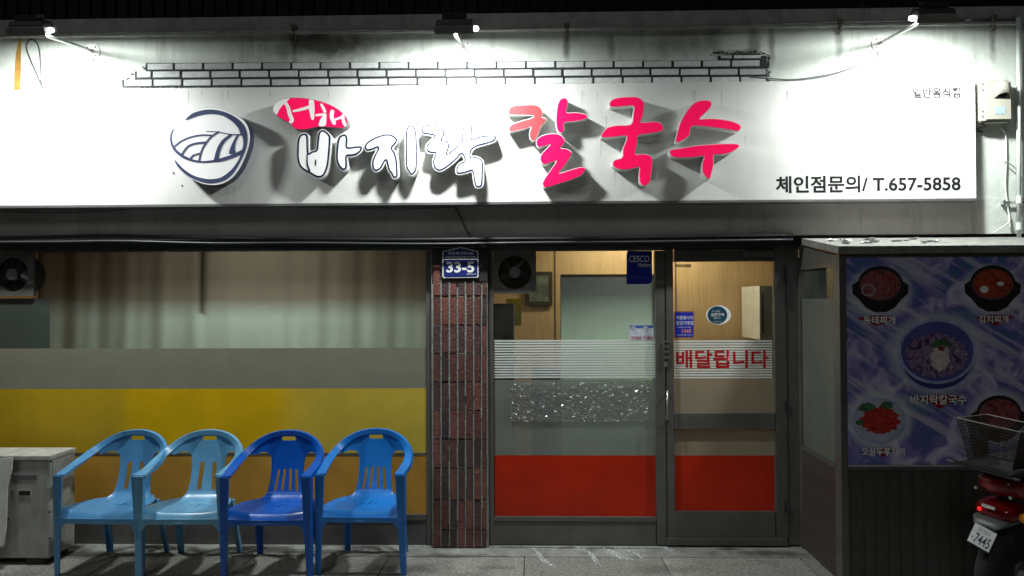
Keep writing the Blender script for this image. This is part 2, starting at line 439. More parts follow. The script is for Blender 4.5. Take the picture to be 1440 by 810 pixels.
MB().box(XL, P(1385, 300, YW).x, YW+.001, 0.35, zb, zli-0.0005).build('lintel', mat('streaky shaded lintel paint', (0.46, 0.43, 0.41), 0.85, var=0.22, scale=1.6, bump=0.3, bscale=40, streak=0.5, streak_col=(0.10, 0.095, 0.085)), bld)  # streaked wall paint, darkened to carry the sign's shade in its colour
MB().box(P(1385, 300, YW).x+.0005, XR, YW, 0.35, zb, zli-0.0005).build('upper_wall', M_wall, bld)
# parapet band, ledge and dark cladding above
z1 = P(720, 18, YW-0.03).z
MB().box(XL, XR, YW-0.03, 0.35, zt+0.001, z1).build('parapet', M_ledge, bld, bevel=0.004)
MB().box(XL, XR, YW-0.045, YW-0.03, zt-0.012, zt+0.010).build('ledge', M_ledge, bld, bevel=0.003)
mb = MB()
for i in range(int((XR-XL)/0.09)):
    x = XL+i*0.09; mb.box(x, x+0.05, -0.085, -0.06, z1+0.001, z1+1.2)
mb.box(XL, XR, -0.06, 0.35, z1+0.001, z1+1.2)
kind(mb.build('ribbed_cladding', M_clad, bld), 'stuff')
# exposed whitewashed bricks above the sign
bed = bpy.data.objects.new('exposed_brickwork', None)
a = P(172, 124, YW-0.004); c = P(1078, 80, YW-0.004)
def zrow(px, k): return P(px, 122.5-k*11.4-(px-170)*0.0048, YW).z
mbm = MB()
lo = [(172, 1078), (190, 1078), (205, 1078), (1010, 1078)]
for k in range(4):
    x0, x1 = P(lo[k][0], 100, YW).x, P(lo[k][1], 100, YW).x
    n = 24
    for i in range(n):
        xa = x0+(x1-x0)*i/n; xb = x0+(x1-x0)*(i+1)/n
        pm = lo[k][0]+(lo[k][1]-lo[k][0])*(i+.5)/n
        mbm.box(xa, xb, YW-0.004, YW+0.02, zrow(pm, k)-0.006, zrow(pm, k+1)-(0.004 if k < 3 else 0.03))
bed = mbm.build('exposed_brickwork', M_mortar, bld)
for k in range(4):
    px = lo[k][0] + [44, 24, 40, 20][k] - 41
    while px < 1076:
        pa = max(px, lo[k][0]+2)+random.uniform(1.3, 2); pb = min(px+41.2, 1078)-random.uniform(1.3, 2)
        if pb-pa > 8:
            pm = (pa+pb)/2
            za = zrow(pm, k)+0.008; zc = zrow(pm, k+1)-0.009
            if k == 3: zc -= 0.02
            xa = P(pa, 100, YW).x; xb = P(pb, 100, YW).x
            e = random.uniform(-.0015, .0015)
            o = MB().box(xa, xb, YW-0.010-random.uniform(0, .004), YW-0.001, za+e, zc+e).build('brick', random.choice(M_wbrick), bed, bevel=0.002)
        px += 41.2
cr_ = MB()
def crumb(px, py, n=1, sp=2.0):
    for _ in range(n):
        c = P(px+random.uniform(-sp, sp), py+random.uniform(-sp, sp)*.6, YW); a, b_ = random.uniform(.004, .013), random.uniform(.003, .008)
        vs = [(c.x+a*math.cos(t*1.257+c.x), YW-.001-random.uniform(.0, .002), c.z+b_*math.sin(t*1.257+c.x)*random.uniform(.5, 1.2)) for t in range(5)]
        cr_.add(vs+[(c.x, YW-random.uniform(.006, .014), c.z)], [(i, (i+1) % 5, 5) for i in range(5)])
for px in range(1002, 1076, 2): crumb(px, 76-(px-1002)*.01+random.uniform(-3, 3), 2, 2.5)
for px in range(178, 1076, 5): crumb(px, 124-(px-170)*.0048, 1, 2.2)
for py in range(78, 118, 2): crumb(1080, py, 2, 2.2)
for px in range(560, 1002, 9): crumb(px, 89-(px-560)*.006, 1, 2)
for px, py in ((172, 116), (178, 112), (188, 104), (196, 102), (203, 96), (208, 91)): crumb(px, py, 5, 3)
kind(cr_.build('plaster_crumb', mat('crumbled dark plaster', (.10, .10, .095), .95, var=.5, scale=60), bed), 'stuff')
# dark recess and header above the shopfront
zh = P(720, 347, 0).z
MB().box(XL, XR, -0.03, 0.35, zh, zb-0.001).build('soffit', mat('grimy soffit board', (0.04, 0.04, 0.042), 0.8), bld)
MB().box(XL, -4.55, -0.05, 0.3, 0, zh-0.001).build('end_wall', M_ledge, bld)
# interior shell
YB = 1.5
zc = 2.62
MB().box(-4.55, 4.8, YB, YB+0.1, 0, zc).build('panelled_back_wall', M_wood, bld)
mb = MB()
for x in (-3.2, -2.0, -0.9, 0.21, 1.3, 2.5): mb.box(x-0.006, x+0.006, YB-0.004, YB-0.0005, 0.05, zc-.01)
kind(mb.build('panel_joint', mat('dark panel joint', (0.10, 0.06, 0.03), 0.6), bld), 'stuff')
MB().box(-4.55, 4.8, 0.36, YB-0.001, zc, zc+0.1).build('interior_ceiling', M_slab, bld)
MB().box(-4.55, 4.8, 0.021, YB-0.001, -0.03, 0.003).build('interior_floor', mat('brown floor', (0.12, 0.09, 0.06), 0.5), bld)
MB().box(-4.65, -4.551, 0.36, YB, 0, zc).build('interior_side_wall', M_wood, bld)
MB().box(4.8, 4.9, 0.0, YB, 0, zc).build('interior_side_wall', M_wood, bld)
# pillar
pil = MB().pbox(607, 686, 347, 771, -0.055, 0.2).build('pillar', M_pmortar, bld)
colx = [608.7, 620.3, 632, 643.4, 654.7, 666.2, 677.4, 685.2]
rows = [(398, 416.2), (417, 457), (457, 497), (497, 537), (537, 577), (577, 617), (617, 657.5), (657.5, 702), (702, 743.5), (743.5, 769)]
for ri, (ya, yb_) in enumerate(rows):
    for ci in range(7):
        g = 1.5
        xa, xb = colx[ci]+g*.85, colx[ci+1]-g*.85
        if ci == 0 and ri == 0: ya2 = 372
        else: ya2 = ya
        A = P(xa, (ya2+yb_)/2, -0.055).x; B = P(xb, (ya2+yb_)/2, -0.055).x
        Z1 = P(646, ya2+0.7, -0.055).z; Z0 = P(646, yb_-0.7, -0.055).z
        MB().box(A, B, -0.067-random.uniform(0, .005), -0.053, Z0, Z1).build('brick', M_pbrick[random.choice([0, 0, 1, 1, 2, 3])], pil, bevel=random.uniform(.0015, .004))
# raised upright mortar fins between the columns
mb = MB()
for ci in range(1, 7):
    y = 395
    while y < 767:
        y2 = min(768, y+random.uniform(14, 60)); o_ = random.uniform(-.35, .35); w_ = random.uniform(.65, 1.15)
        if random.random() < .93: mb.pbox(colx[ci]-w_+o_, colx[ci]+w_+o_, y, y2-.2, -0.0665-random.uniform(0, .005), -0.055)
        y = y2
for y in (416.6, 457, 497, 537, 577, 617, 657.5, 702, 743.5):
    for ci in range(7):
        if random.random() < .85: mb.pbox(colx[ci]+1.2, colx[ci+1]-1.2, y-.55+random.uniform(-.3, .3), y+.55, -0.0625-random.uniform(0, .004), -0.055)
kind(mb.build('mortar_fin', M_pmortar, pil), 'stuff')
MB().pbox(607.5, 685.5, 348, 395, -0.064, -0.056).build('dark_backing', M_aludark, pil)

# ---- left window
def frame_box(mb, *a): return mb.pbox(*a)
lw = MB()
lw.pbox(-110, 607, 345.5, 353, -0.004, 0.06); lw.pbox(599.5, 606.8, 353, 766, -0.004, 0.06)
lw.pbox(-110, 599.3, 723, 731, -0.004, 0.06); lw.pbox(-110, 599.3, 637, 640.5, 0.0235, 0.05)
win = lw.build('left_window', M_alu, bld, bevel=0.002)
MB().pbox(-110, 599.2, 731.3, 766.5, 0.004, 0.05).build('base_panel', M_alu, win)
MB().pbox(-110, 599.4, 353.2, 636.8, 0.028, 0.034).build('glass_pane', GLASS, win)
MB().pbox(-110, 599.4, 640.7, 722.8, 0.028, 0.034).build('glass_pane', GLASS, win)
def film(px0, px1, py0, py1, Y, m, name, parent):
    a = P(px0, (py0+py1)/2, Y).x; b2 = P(px1, (py0+py1)/2, Y).x; c = P((px0+px1)/2, py0, Y).z; d = P((px0+px1)/2, py1, Y).z
    return MB().box(a, b2, Y, Y+0.0008, d, c).build(name, m, parent)
M_yel2 = mat('sun faded yellow film', (0.72, 0.58, 0.10), 0.35, var=0.10, scale=2.0, trans=0.5)
M_yel3 = mat('brownish yellow film', (0.60, 0.45, 0.03), 0.35, var=0.22, scale=1.6, trans=0.45)
film(-110, 599.4, 546.8, 636.8, 0.0262, M_yellow, 'yellow_film', win)
# the film has bleached unevenly along its length
n = M_yellow.node_tree.nodes; L = M_yellow.node_tree.links; src = n['Principled BSDF'].inputs['Base Color'].links[0].from_socket
g_ = n.new('ShaderNodeNewGeometry'); sp_ = n.new('ShaderNodeSeparateXYZ'); L.new(g_.outputs['Position'], sp_.inputs[0])
rm_ = n.new('ShaderNodeMapRange'); rm_.inputs[1].default_value = P(0, 590).x; rm_.inputs[2].default_value = P(600, 590).x; L.new(sp_.outputs[0], rm_.inputs[0])
cr_ = n.new('ShaderNodeValToRGB'); L.new(rm_.outputs[0], cr_.inputs[0]); e = cr_.color_ramp.elements
e[0].position = 0; e[0].color = (.80, .78, 2.2, 1); e[1].position = 1; e[1].color = (.92, 1.02, 9, 1)
for p_, c_ in ((.12, (.80, .78, 2.5, 1)), (.27, (.86, .86, 3, 1)), (.31, (1, .98, 1, 1)), (.64, (1.0, .98, 1, 1)), (.71, (.90, .98, 7, 1))):
    k_ = e.new(p_); k_.color = c_
mu_ = n.new('ShaderNodeMix'); mu_.data_type = 'RGBA'; mu_.blend_type = 'MULTIPLY'; mu_.inputs[0].default_value = 1; L.new(src, mu_.inputs[6]); L.new(cr_.outputs[0], mu_.inputs[7])
L.new(mu_.outputs[2], n['Principled BSDF'].inputs['Base Color'])
for x_ in n:
    if x_.type == 'BSDF_TRANSLUCENT': L.new(mu_.outputs[2], x_.inputs[0])
film(-110, 599.4, 640.7, 722.8, 0.0262, M_orange, 'orange_film', win)
film(-110, 599.4, 490, 546.5, 0.0265, mat('grey frosted film', (0.36, 0.36, 0.29), 0.6, var=0.06, trans=0.45, alpha=0.88), 'frosted_film', win)
film(-110, 70, 420, 489.9, 0.0265, mat('dim grey film', (0.06, 0.075, 0.062), 0.6, var=0.1, trans=0.2, alpha=0.9), 'frosted_film', win)
# ---- right window
rw = MB()
rw.pbox(685.8, 936, 345, 352.5, -0.006, 0.06); rw.pbox(685.8, 694, 352.7, 766.5, -0.006, 0.06)
rw.pbox(922.5, 936, 352.7, 766.5, -0.006, 0.06); rw.pbox(694.2, 922.3, 727.5, 733.5, -0.006, 0.06)
rwin = rw.build('right_window', M_alu, bld, bevel=0.002)
MB().pbox(694.2, 922.3, 733.8, 766, 0.001, 0.05).build('base_panel', M_alu, rwin)
MB().pbox(694.2, 922.3, 352.7, 727.3, 0.028, 0.034).build('glass_pane', GLASS, rwin)
film(694.4, 922.2, 640.5, 727.2, 0.0262, M_redfilm, 'red_film', rwin)
film(694.4, 922.2, 534, 640.2, 0.0262, M_frost, 'frosted_film', rwin)
mb = MB()
for i in range(15):
    y = 479.5+i*3.65
    a = P(694.4, y, 0.0258); b2 = P(922.2, y, 0.0258); hh = 0.0058
    mb.box(a.x, b2.x, 0.0258, 0.0265, a.z-hh, a.z+hh)
kind(mb.build('film_stripes', M_stripe, rwin), 'stuff')
# ---- door
dr = MB()
dr.pbox(938, 948, 350.5, 757, -0.012, 0.045); dr.pbox(1090.5, 1107, 350.5, 757, -0.012, 0.045)
dr.pbox(948.2, 1090.3, 350.5, 367.5, -0.012, 0.045); dr.pbox(948.2, 1090.3, 581.5, 603.5, -0.012, 0.045)
dr.pbox(948.2, 1090.3, 719.5, 757, -0.012, 0.045)
door = dr.build('door', M_alu, bld, bevel=0.003)
MB().pbox(948.2, 1090.3, 367.7, 581.3, 0.015, 0.021).build('glass_pane', GLASS, door)
MB().pbox(948.2, 1090.3, 603.7, 719.3, 0.015, 0.021).build('glass_pane', GLASS, door)
film(948.4, 1090.2, 533.5, 581.2, 0.0135, M_frostb, 'frosted_film', door)
film(948.4, 1090.2, 603.8, 640.5, 0.0135, M_frostb, 'frosted_film', door)
film(948.4, 1088.6, 640.8, 719.2, 0.0135, M_redfilm, 'red_film', door)
mb = MB()
for i in range(15):
    y = 480+i*3.65
    a = P(948.4, y, 0.0130); b2 = P(1086, y, 0.0130)
    mb.box(a.x, b2.x, 0.0130, 0.0137, a.z-0.006, a.z+0.006)
kind(mb.build('film_stripes', M_stripe, door), 'stuff')
text('배달됩니다', 951, 1081, 492, 518, 0.0120, M_redtext, door, bold=0.022)
# lock, handle and hinges of the door
mb = MB()
mb.pbox(933.5, 941, 479.5, 510, -0.018, -0.0125)
lk = mb.build('lock_plate', M_steel, door, bevel=0.0015)
for y in (482.5, 490.3, 498, 506): MB().pbox(934, 940.6, y-2.4, y+2.2, -0.026, -0.0185).build('lock_knob', M_chrome, door, bevel=0.0015)
MB().pbox(934, 938.5, 508, 516, -0.024, -0.012).build('hasp', M_steel, door, bevel=0.001)
MB().tube([P(938.5, 550, -.013), P(938.5, 551, -.05), P(938.2, 575, -.055), P(938.2, 590, -.05), P(938.5, 591, -.013)], 0.006).build('door_handle', M_steel, door, smooth=True)
for y0, y1 in ((375, 402), (402.5, 430), (565, 578), (704, 720)):
    p0 = P(1104, y0, -0.017); p1 = P(1104, y1, -0.017)
    MB().tube([p0, p1], 0.008, 10).build('hinge', M_aludark, door, smooth='auto')
cl = MB().pbox(1044, 1089, 352, 361.5, -0.055, -0.0125).build('door_closer', M_alu, door, bevel=0.004)
MB().box(P(1000, 356, -.03).x, P(1050, 356, -.03).x, -0.034, -0.026, P(1000, 351.5, -.03).z-.004, P(1000, 351.5, -.03).z).build('closer_arm', M_steel, door)
# door surround
ds = MB()
ds.pbox(936.2, 1124.5, 345, 350.2, -0.006, 0.06); ds.pbox(1107.2, 1124.5, 350.4, 766.5, -0.006, 0.06)
ds.pbox(936.2, 937.8, 350.4, 757, 0.0, 0.06)
dsur = ds.build('door_surround', M_alu, bld, bevel=0.002)
MB().pbox(937, 1107, 757.6, 767.5, -0.03, 0.06).build('threshold', M_alu, dsur, bevel=0.003)

# ------------------------------------------------------------------ sign board
zsT0 = P(0, 127, YS).z; zsT1 = P(1372, 111, YS).z; zsB0 = P(0, 290, YS).z; zsB1 = P(1372, 279, YS).z
xs0 = P(-90, 200, YS).x; xs1 = P(1372.5, 200, YS).x
zsT = (zsT0+zsT1)/2; zsB = (zsB0+zsB1)/2
print('SIGN z', zsT0, zsT1, zsB0, zsB1)
sign = thing('shop_sign', 'long white shop sign board with raised pink red and white Korean letters', 'sign', (0, YS, zsB))
MB().box(xs0, xs1, YS, YW-0.001, zsB, zsT).build('sign_panel', M_sign, sign, bevel=0.003)
MB().box(xs0, xs1+0.004, YS-0.003, YW-0.002, zsB-0.014, zsB-0.001).build('bottom_trim', M_signedge, sign)
text('체인점문의/ T.657-5858', 1091, 1351, 246.5, 270.5, YS-0.0012, M_darktext, sign, bold=0.024)
text('일반음식점', 1283, 1351, 123, 138, YS-0.0012, mat('grey vinyl lettering', (0.03, 0.03, 0.03), 0.7, spec=.1), sign, bold=.04)

def px_letter(name, org, sc, pts, layers, extra=None, smooth=3, h=0.5, pad=3, part=True, label=None):
    """raised sign letter: outline traced in zoomed pixels -> layers of acrylic standing off the panel
       layers: (outset px, material, front y, back y)"""
    pp = crom([(org[0]+x/sc, org[1]+y/sc, 0) for x, y in pts], smooth, closed=True)
    xs = [p[0] for p in pp]; ys = [p[1] for p in pp]
    X, Y = grid(min(xs)-pad, max(xs)+pad, min(ys)-pad, max(ys)+pad, h)
    sd = poly_sdf(pp, X, Y)
    root = None
    for i, (o_, m, yf, yb_) in enumerate(layers):
        Fd = sd - o_
        if callable(m): pass
        mb = sheet(Fd, X[0, 0], Y[0, 0], h, lambda u, v: P(u, v, YL)+Vector((0, yf-YL, 0)), lambda u, v: P(u, v, YL)+Vector((0, yb_-YL, 0)))
        if root is None:
            root = mb.build(name, m, sign)
            if label: root['label'] = label
        else: mb.build('letter_face' if i == len(layers)-1 else 'outline', m, root)
    return root, sd, X, Y
def stroke_layer(name, org, sc, shapes, clip, X, Y, m, yf, yb_, parent, h=0.5, clip_in=0.0):
    Fd = None
    for kind_, pts, r_ in shapes:
        pp = [(org[0]+x/sc, org[1]+y/sc, 0) for x, y in pts]
        if kind_ == 's':
            c = crom(pp, 4); rr = r_ if isinstance(r_, (list, tuple)) else [r_]*len(pts)
            rs = []
            for i in range(len(pts)-1): rs += [(rr[i]+(rr[i+1]-rr[i])*k/4)/sc for k in range(4)]
            rs.append(rr[-1]/sc); d = stroke_sdf(c, rs, X, Y)
        else: d = poly_sdf(crom(pp, 4, closed=True), X, Y)
        Fd = d if Fd is None else np.minimum(Fd, d)
    if clip is not None: Fd = np.maximum(Fd, clip+clip_in)
    return sheet(Fd, X[0, 0], Y[0, 0], X[0, 1]-X[0, 0], lambda u, v: P(u, v, YL)+Vector((0, yf-YL, 0)), lambda u, v: P(u, v, YL)+Vector((0, yb_-YL, 0))).build(name, m, parent)

# round logo
lg, sd, X, Y = px_letter('round_logo', (220, 130), 5.4,
    [(85,330),(95,290),(130,255),(185,228),(225,190),(280,150),(340,125),(400,115),(460,118),(520,135),(590,165),(650,200),(690,250),(708,310),(708,370),(695,430),(665,510),(630,580),(580,645),(520,685),(460,702),(400,702),(340,690),(270,660),(210,620),(160,570),(125,520),(108,480),(122,470),(100,425),(85,380)],
    [(0, mat('navy logo body', (0.03, 0.04, 0.075), 0.4), YL+0.002, YS-0.001), (-0.25, M_lwhite, YL, YL+0.0015)], label='round bowl logo outlined in navy')
M_lnavy = mat('slate blue print', (0.055, 0.07, 0.15), 0.5, emit=0.05, var=0.25, scale=5, spec=.2)
stroke_layer('bowl_emblem', (220, 130), 5.4, [
    ('p', [(222,212),(265,165),(330,140),(400,130),(480,138),(560,165),(630,210),(675,265),(692,330),(688,400),(665,470),(625,550),(580,620),(520,668),(450,688),(380,688),(300,665),(230,630),(180,590),(150,545),(137,510),(150,522),(200,575),(270,625),(350,652),(420,658),(490,645),(555,600),(600,550),(635,490),(640,462),(660,400),(655,340),(640,318),(620,270),(580,225),(520,185),(460,168),(400,165),(320,178)], 0),
    ('s', [(128,280),(112,320),(110,360),(120,400),(145,440),(200,485),(270,515),(350,528),(430,522),(500,510),(580,485),(645,455)], [3,5,6,8,11,12,9,7,9,14,14,16]),
    ('s', [(135,412),(190,370),(260,340),(340,325),(425,327)], 6),
    ('s', [(195,470),(235,415),(290,390),(372,380)], 8),
    ('s', [(255,510),(280,480),(325,465)], 7),
    ('s', [(472,300),(420,335),(380,380),(345,440),(325,520)], 7),
    ('s', [(565,325),(510,370),(475,430),(455,510)], [10,13,15,17]),
    ('p', [(615,320),(575,390),(552,465),(600,460),(597,430),(603,380),(628,325)], 0),
    ('s', [(380,295),(460,300),(560,318),(645,322)], [2,3,4,5]),
    ], sd, X, Y, M_lnavy, YL-0.0022, YL-0.0003, lg, clip_in=1.0)
# pink oval with the first two syllables
ov, sd, X, Y = px_letter('pink_oval', (375, 130), 6.231,
    [(55,165),(58,130),(85,90),(135,62),(205,50),(290,50),(370,58),(450,75),(530,100),(600,135),(650,170),(690,215),(705,260),(695,295),(660,308),(600,305),(530,300),(450,300),(390,310),(340,320),(290,322),(245,312),(210,275),(170,250),(110,215),(75,190)],
    [(0.5, mat('dark letter return', (0.14, 0.13, 0.14), 0.5), YL+0.002, YS-0.001), (-0.1, M_red, YL, YL+0.0015)], label='pink oval with white brush lettering')
stroke_layer('brush_lettering', (375, 130), 6.231, [
    ('p', [(48,170),(55,120),(90,84),(140,56),(200,48),(182,75),(140,112),(110,150),(88,195),(66,190)], 0),
    ('s', [(162,85),(188,135),(202,190),(222,240),(208,262)], [14,15,17,16,14]),
    ('s', [(238,164),(300,150),(375,128)], [10,12,13]),
    ('s', [(392,80),(396,150),(402,228)], [22,24,13]),
    ('s', [(480,108),(498,140),(510,168)], [10,13,12]),
    ('s', [(435,200),(480,195),(512,200),(490,240),(480,280)], [9,10,13,18,24]),
    ('s', [(512,225),(500,275)], [12,20]),
    ('s', [(575,168),(570,215),(592,270)], [17,17,15]),
    ('s', [(600,240),(655,218)], [9,10]),
    ('s', [(668,205),(673,250),(690,290)], [12,14,12])],
    sd, X, Y, M_lwhite, YL-0.0022, YL-0.0003, ov, clip_in=0.15)
WL = [(1.5, M_lside, YL+0.004, YS-0.001), (0.0, M_navy, YL+0.002, YL+0.0038), (-1.7, M_lwhite, YL, YL+0.0018)]
def WLs(n):
    n += .9
    return [(1.5, M_lside, YL+0.004, YS-0.001), (0.0, M_navy, YL+0.002, YL+0.0038), (-n, M_lwhite, YL, YL+0.0018)]
l1, sd, X, Y = px_letter('sign_letter', (400, 170), 8.1,
    [(145,330),(150,230),(175,165),(215,143),(250,152),(265,190),(268,300),(275,368),(310,345),(360,330),(372,250),(385,150),(410,112),(440,103),(480,125),(515,165),(522,200),(515,330),(500,480),(480,560),(450,620),(405,645),(350,635),(290,600),(210,555),(165,500),(145,420)], WLs(1.6))
stroke_layer('outline', (400, 170), 8.1, [('s', [(262,370),(258,430),(262,500),(285,570)], [6,7,9,12]), ('p', [(352,440),(348,490),(356,518),(364,480),(362,450)], 0)],
             sd, X, Y, M_navy, YL-0.002, YL-0.0003, l1)
px_letter('sign_letter', (400, 170), 8.1,
    [(590,360),(600,260),(620,185),(655,160),(690,155),(712,180),(715,230),(716,298),(780,295),(850,288),(882,300),(870,345),(820,385),(760,400),(712,405),(710,490),(705,540),(680,560),(650,550),(615,510),(592,450)], WLs(1.6))
px_letter('sign_letter', (500, 160), 7.364,
    [(95,350),(110,305),(170,260),(250,225),(330,210),(390,225),(430,265),(415,310),(378,355),(405,400),(425,470),(432,560),(435,640),(420,660),(390,662),(370,620),(340,580),(315,485),(290,520),(260,570),(220,592),(185,580),(172,530),(175,480),(200,420),(232,352),(180,370),(120,382)], WLs(1.5))
px_letter('sign_letter', (500, 160), 7.364,
    [(520,230),(528,160),(545,125),(575,118),(605,130),(625,180),(633,260),(636,400),(634,540),(625,590),(600,620),(575,632),(550,600),(525,550),(520,450),(518,300)], WLs(1.2))
px_letter('sign_letter', (580, 160), 6.754,
    [(88,165),(95,130),(140,105),(210,102),(260,118),(300,165),(300,205),(280,250),(315,250),(345,275),(350,310),(330,380),(390,335),(465,265),(470,180),(490,110),(525,90),(560,100),(567,150),(567,240),(640,215),(720,205),(788,208),(790,240),(760,265),(680,290),(610,310),(560,350),(555,410),(600,408),(650,430),(670,470),(668,560),(665,650),(650,690),(605,695),(585,640),(568,545),(520,555),(460,568),(420,562),(420,510),(450,470),(495,445),(468,380),(420,430),(350,490),(290,530),(250,540),(210,515),(195,460),(200,430),(218,375),(170,370),(135,350),(132,310),(160,270),(208,212),(150,195),(105,188)], WLs(1.2))
RL = [(0.9, M_lside, YL+0.002, YS-0.001), (-0.1, M_red, YL, YL+0.0018)]
M_red2 = mat('pale coral acrylic', (0.80, 0.055, 0.065), 0.3, var=0.08, emit=0.35)  # coral stroke, less saturated than the other red letters
px_letter('sign_letter', (705, 130), 5.586,
    [(58,150),(70,120),(110,103),(200,98),(270,100),(310,125),(320,165),(315,195),(345,205),(345,225),(310,255),(295,300),(270,360),(250,375),(230,365),(222,320),(235,268),(170,285),(100,300),(65,305),(60,280),(80,255),(150,228),(245,200),(245,178),(150,175),(65,170)], [RL[0], (-0.1, M_red2, YL, YL+0.0018)], label='coral letter stroke')
px_letter('sign_letter', (705, 130), 5.586,
    [(432,200),(440,120),(455,70),(480,47),(510,50),(520,85),(507,158),(580,160),(650,170),(672,188),(650,208),(570,225),(492,235),(490,290),(470,315),(445,300),(435,260)], RL)
px_letter('sign_letter', (705, 130), 5.586,
    [(275,395),(290,360),(340,335),(410,325),(460,335),(492,365),(490,400),(460,440),(510,445),(545,465),(545,490),(510,550),(450,635),(540,612),(620,590),(652,592),(655,610),(620,650),(540,685),(430,720),(350,742),(328,725),(335,690),(390,610),(437,535),(380,548),(330,560),(308,530),(315,490),(350,450),(390,405),(340,415),(290,425)], RL)
px_letter('sign_letter', (835, 130), 5.786,
    [(130,100),(145,65),(200,45),(290,38),(360,42),(400,75),(405,120),(395,190),(378,245),(440,243),(510,240),(550,260),(562,300),(520,318),(430,335),(360,348),(350,420),(335,505),(400,502),(455,515),(475,550),(470,620),(460,700),(440,745),(405,755),(380,735),(372,680),(372,605),(310,618),(230,625),(175,608),(155,580),(175,550),(235,530),(240,460),(272,355),(170,358),(65,362),(80,320),(120,285),(200,270),(305,262),(325,170),(325,108),(240,110),(150,115)], RL)
px_letter('sign_letter', (930, 130), 6.233,
    [(132,435),(145,350),(180,245),(240,150),(300,90),(360,72),(420,75),(438,100),(420,140),(370,190),(330,235),(430,232),(540,240),(640,262),(690,290),(692,320),(665,335),(580,320),(430,300),(280,290),(250,330),(248,370),(205,405)], RL)
px_letter('sign_letter', (930, 130), 6.233,
    [(75,530),(90,505),(180,490),(300,470),(430,458),(560,452),(650,452),(680,465),(665,490),(600,525),(520,540),(458,548),(455,630),(440,700),(420,755),(390,735),(365,690),(365,620),(378,555),(300,562),(200,568),(110,565)], RL)

# dirt drips under the letters and along the panel's lower edge
dp = MB()
drips = [(853, 163, 22), (845, 196, 26), (862, 198, 12), (872, 198, 9), (880, 197, 8), (865, 240, 22), (947, 234, 14), (1048, 190, 16), (720, 170, 9), (727, 170, 5), (740, 246, 22), (800, 250, 16), (765, 183, 7), (505, 240, 26), (498, 244, 20), (560, 250, 16), (672, 205, 7), (690, 200, 6), (820, 205, 6), (900, 190, 7), (910, 188, 6), (330, 262, 12), (300, 262, 10), (245, 243, 5)]
for _ in range(26): drips.append((random.uniform(200, 1340), 128, random.uniform(6, 26)))
for px, py, ln in drips:
    a = P(px, py, YS); b_ = P(px+random.uniform(-.5, .5), py+ln, YS); w_ = random.uniform(.0012, .003)
    dp.add([(a.x-w_, YS-.0012, a.z), (a.x+w_, YS-.0012, a.z), (b_.x+w_*.2, YS-.0012, b_.z), (b_.x-w_*.2, YS-.0012, b_.z)], [(0, 1, 2, 3)])
kind(dp.build('dirt_drip', mat('grey dirt drip', (.16, .15, .13), .8, alpha=.38), sign), 'stuff')
for px in (256, 244):
    c = P(px, 243 if px == 244 else 261, YS); MB().lathe([(.006, 0), (.004, -.004), (.0005, -.005)], (c.x, YS-.0005, c.z), 'Y', 8).build('bolt', M_aludark, sign)
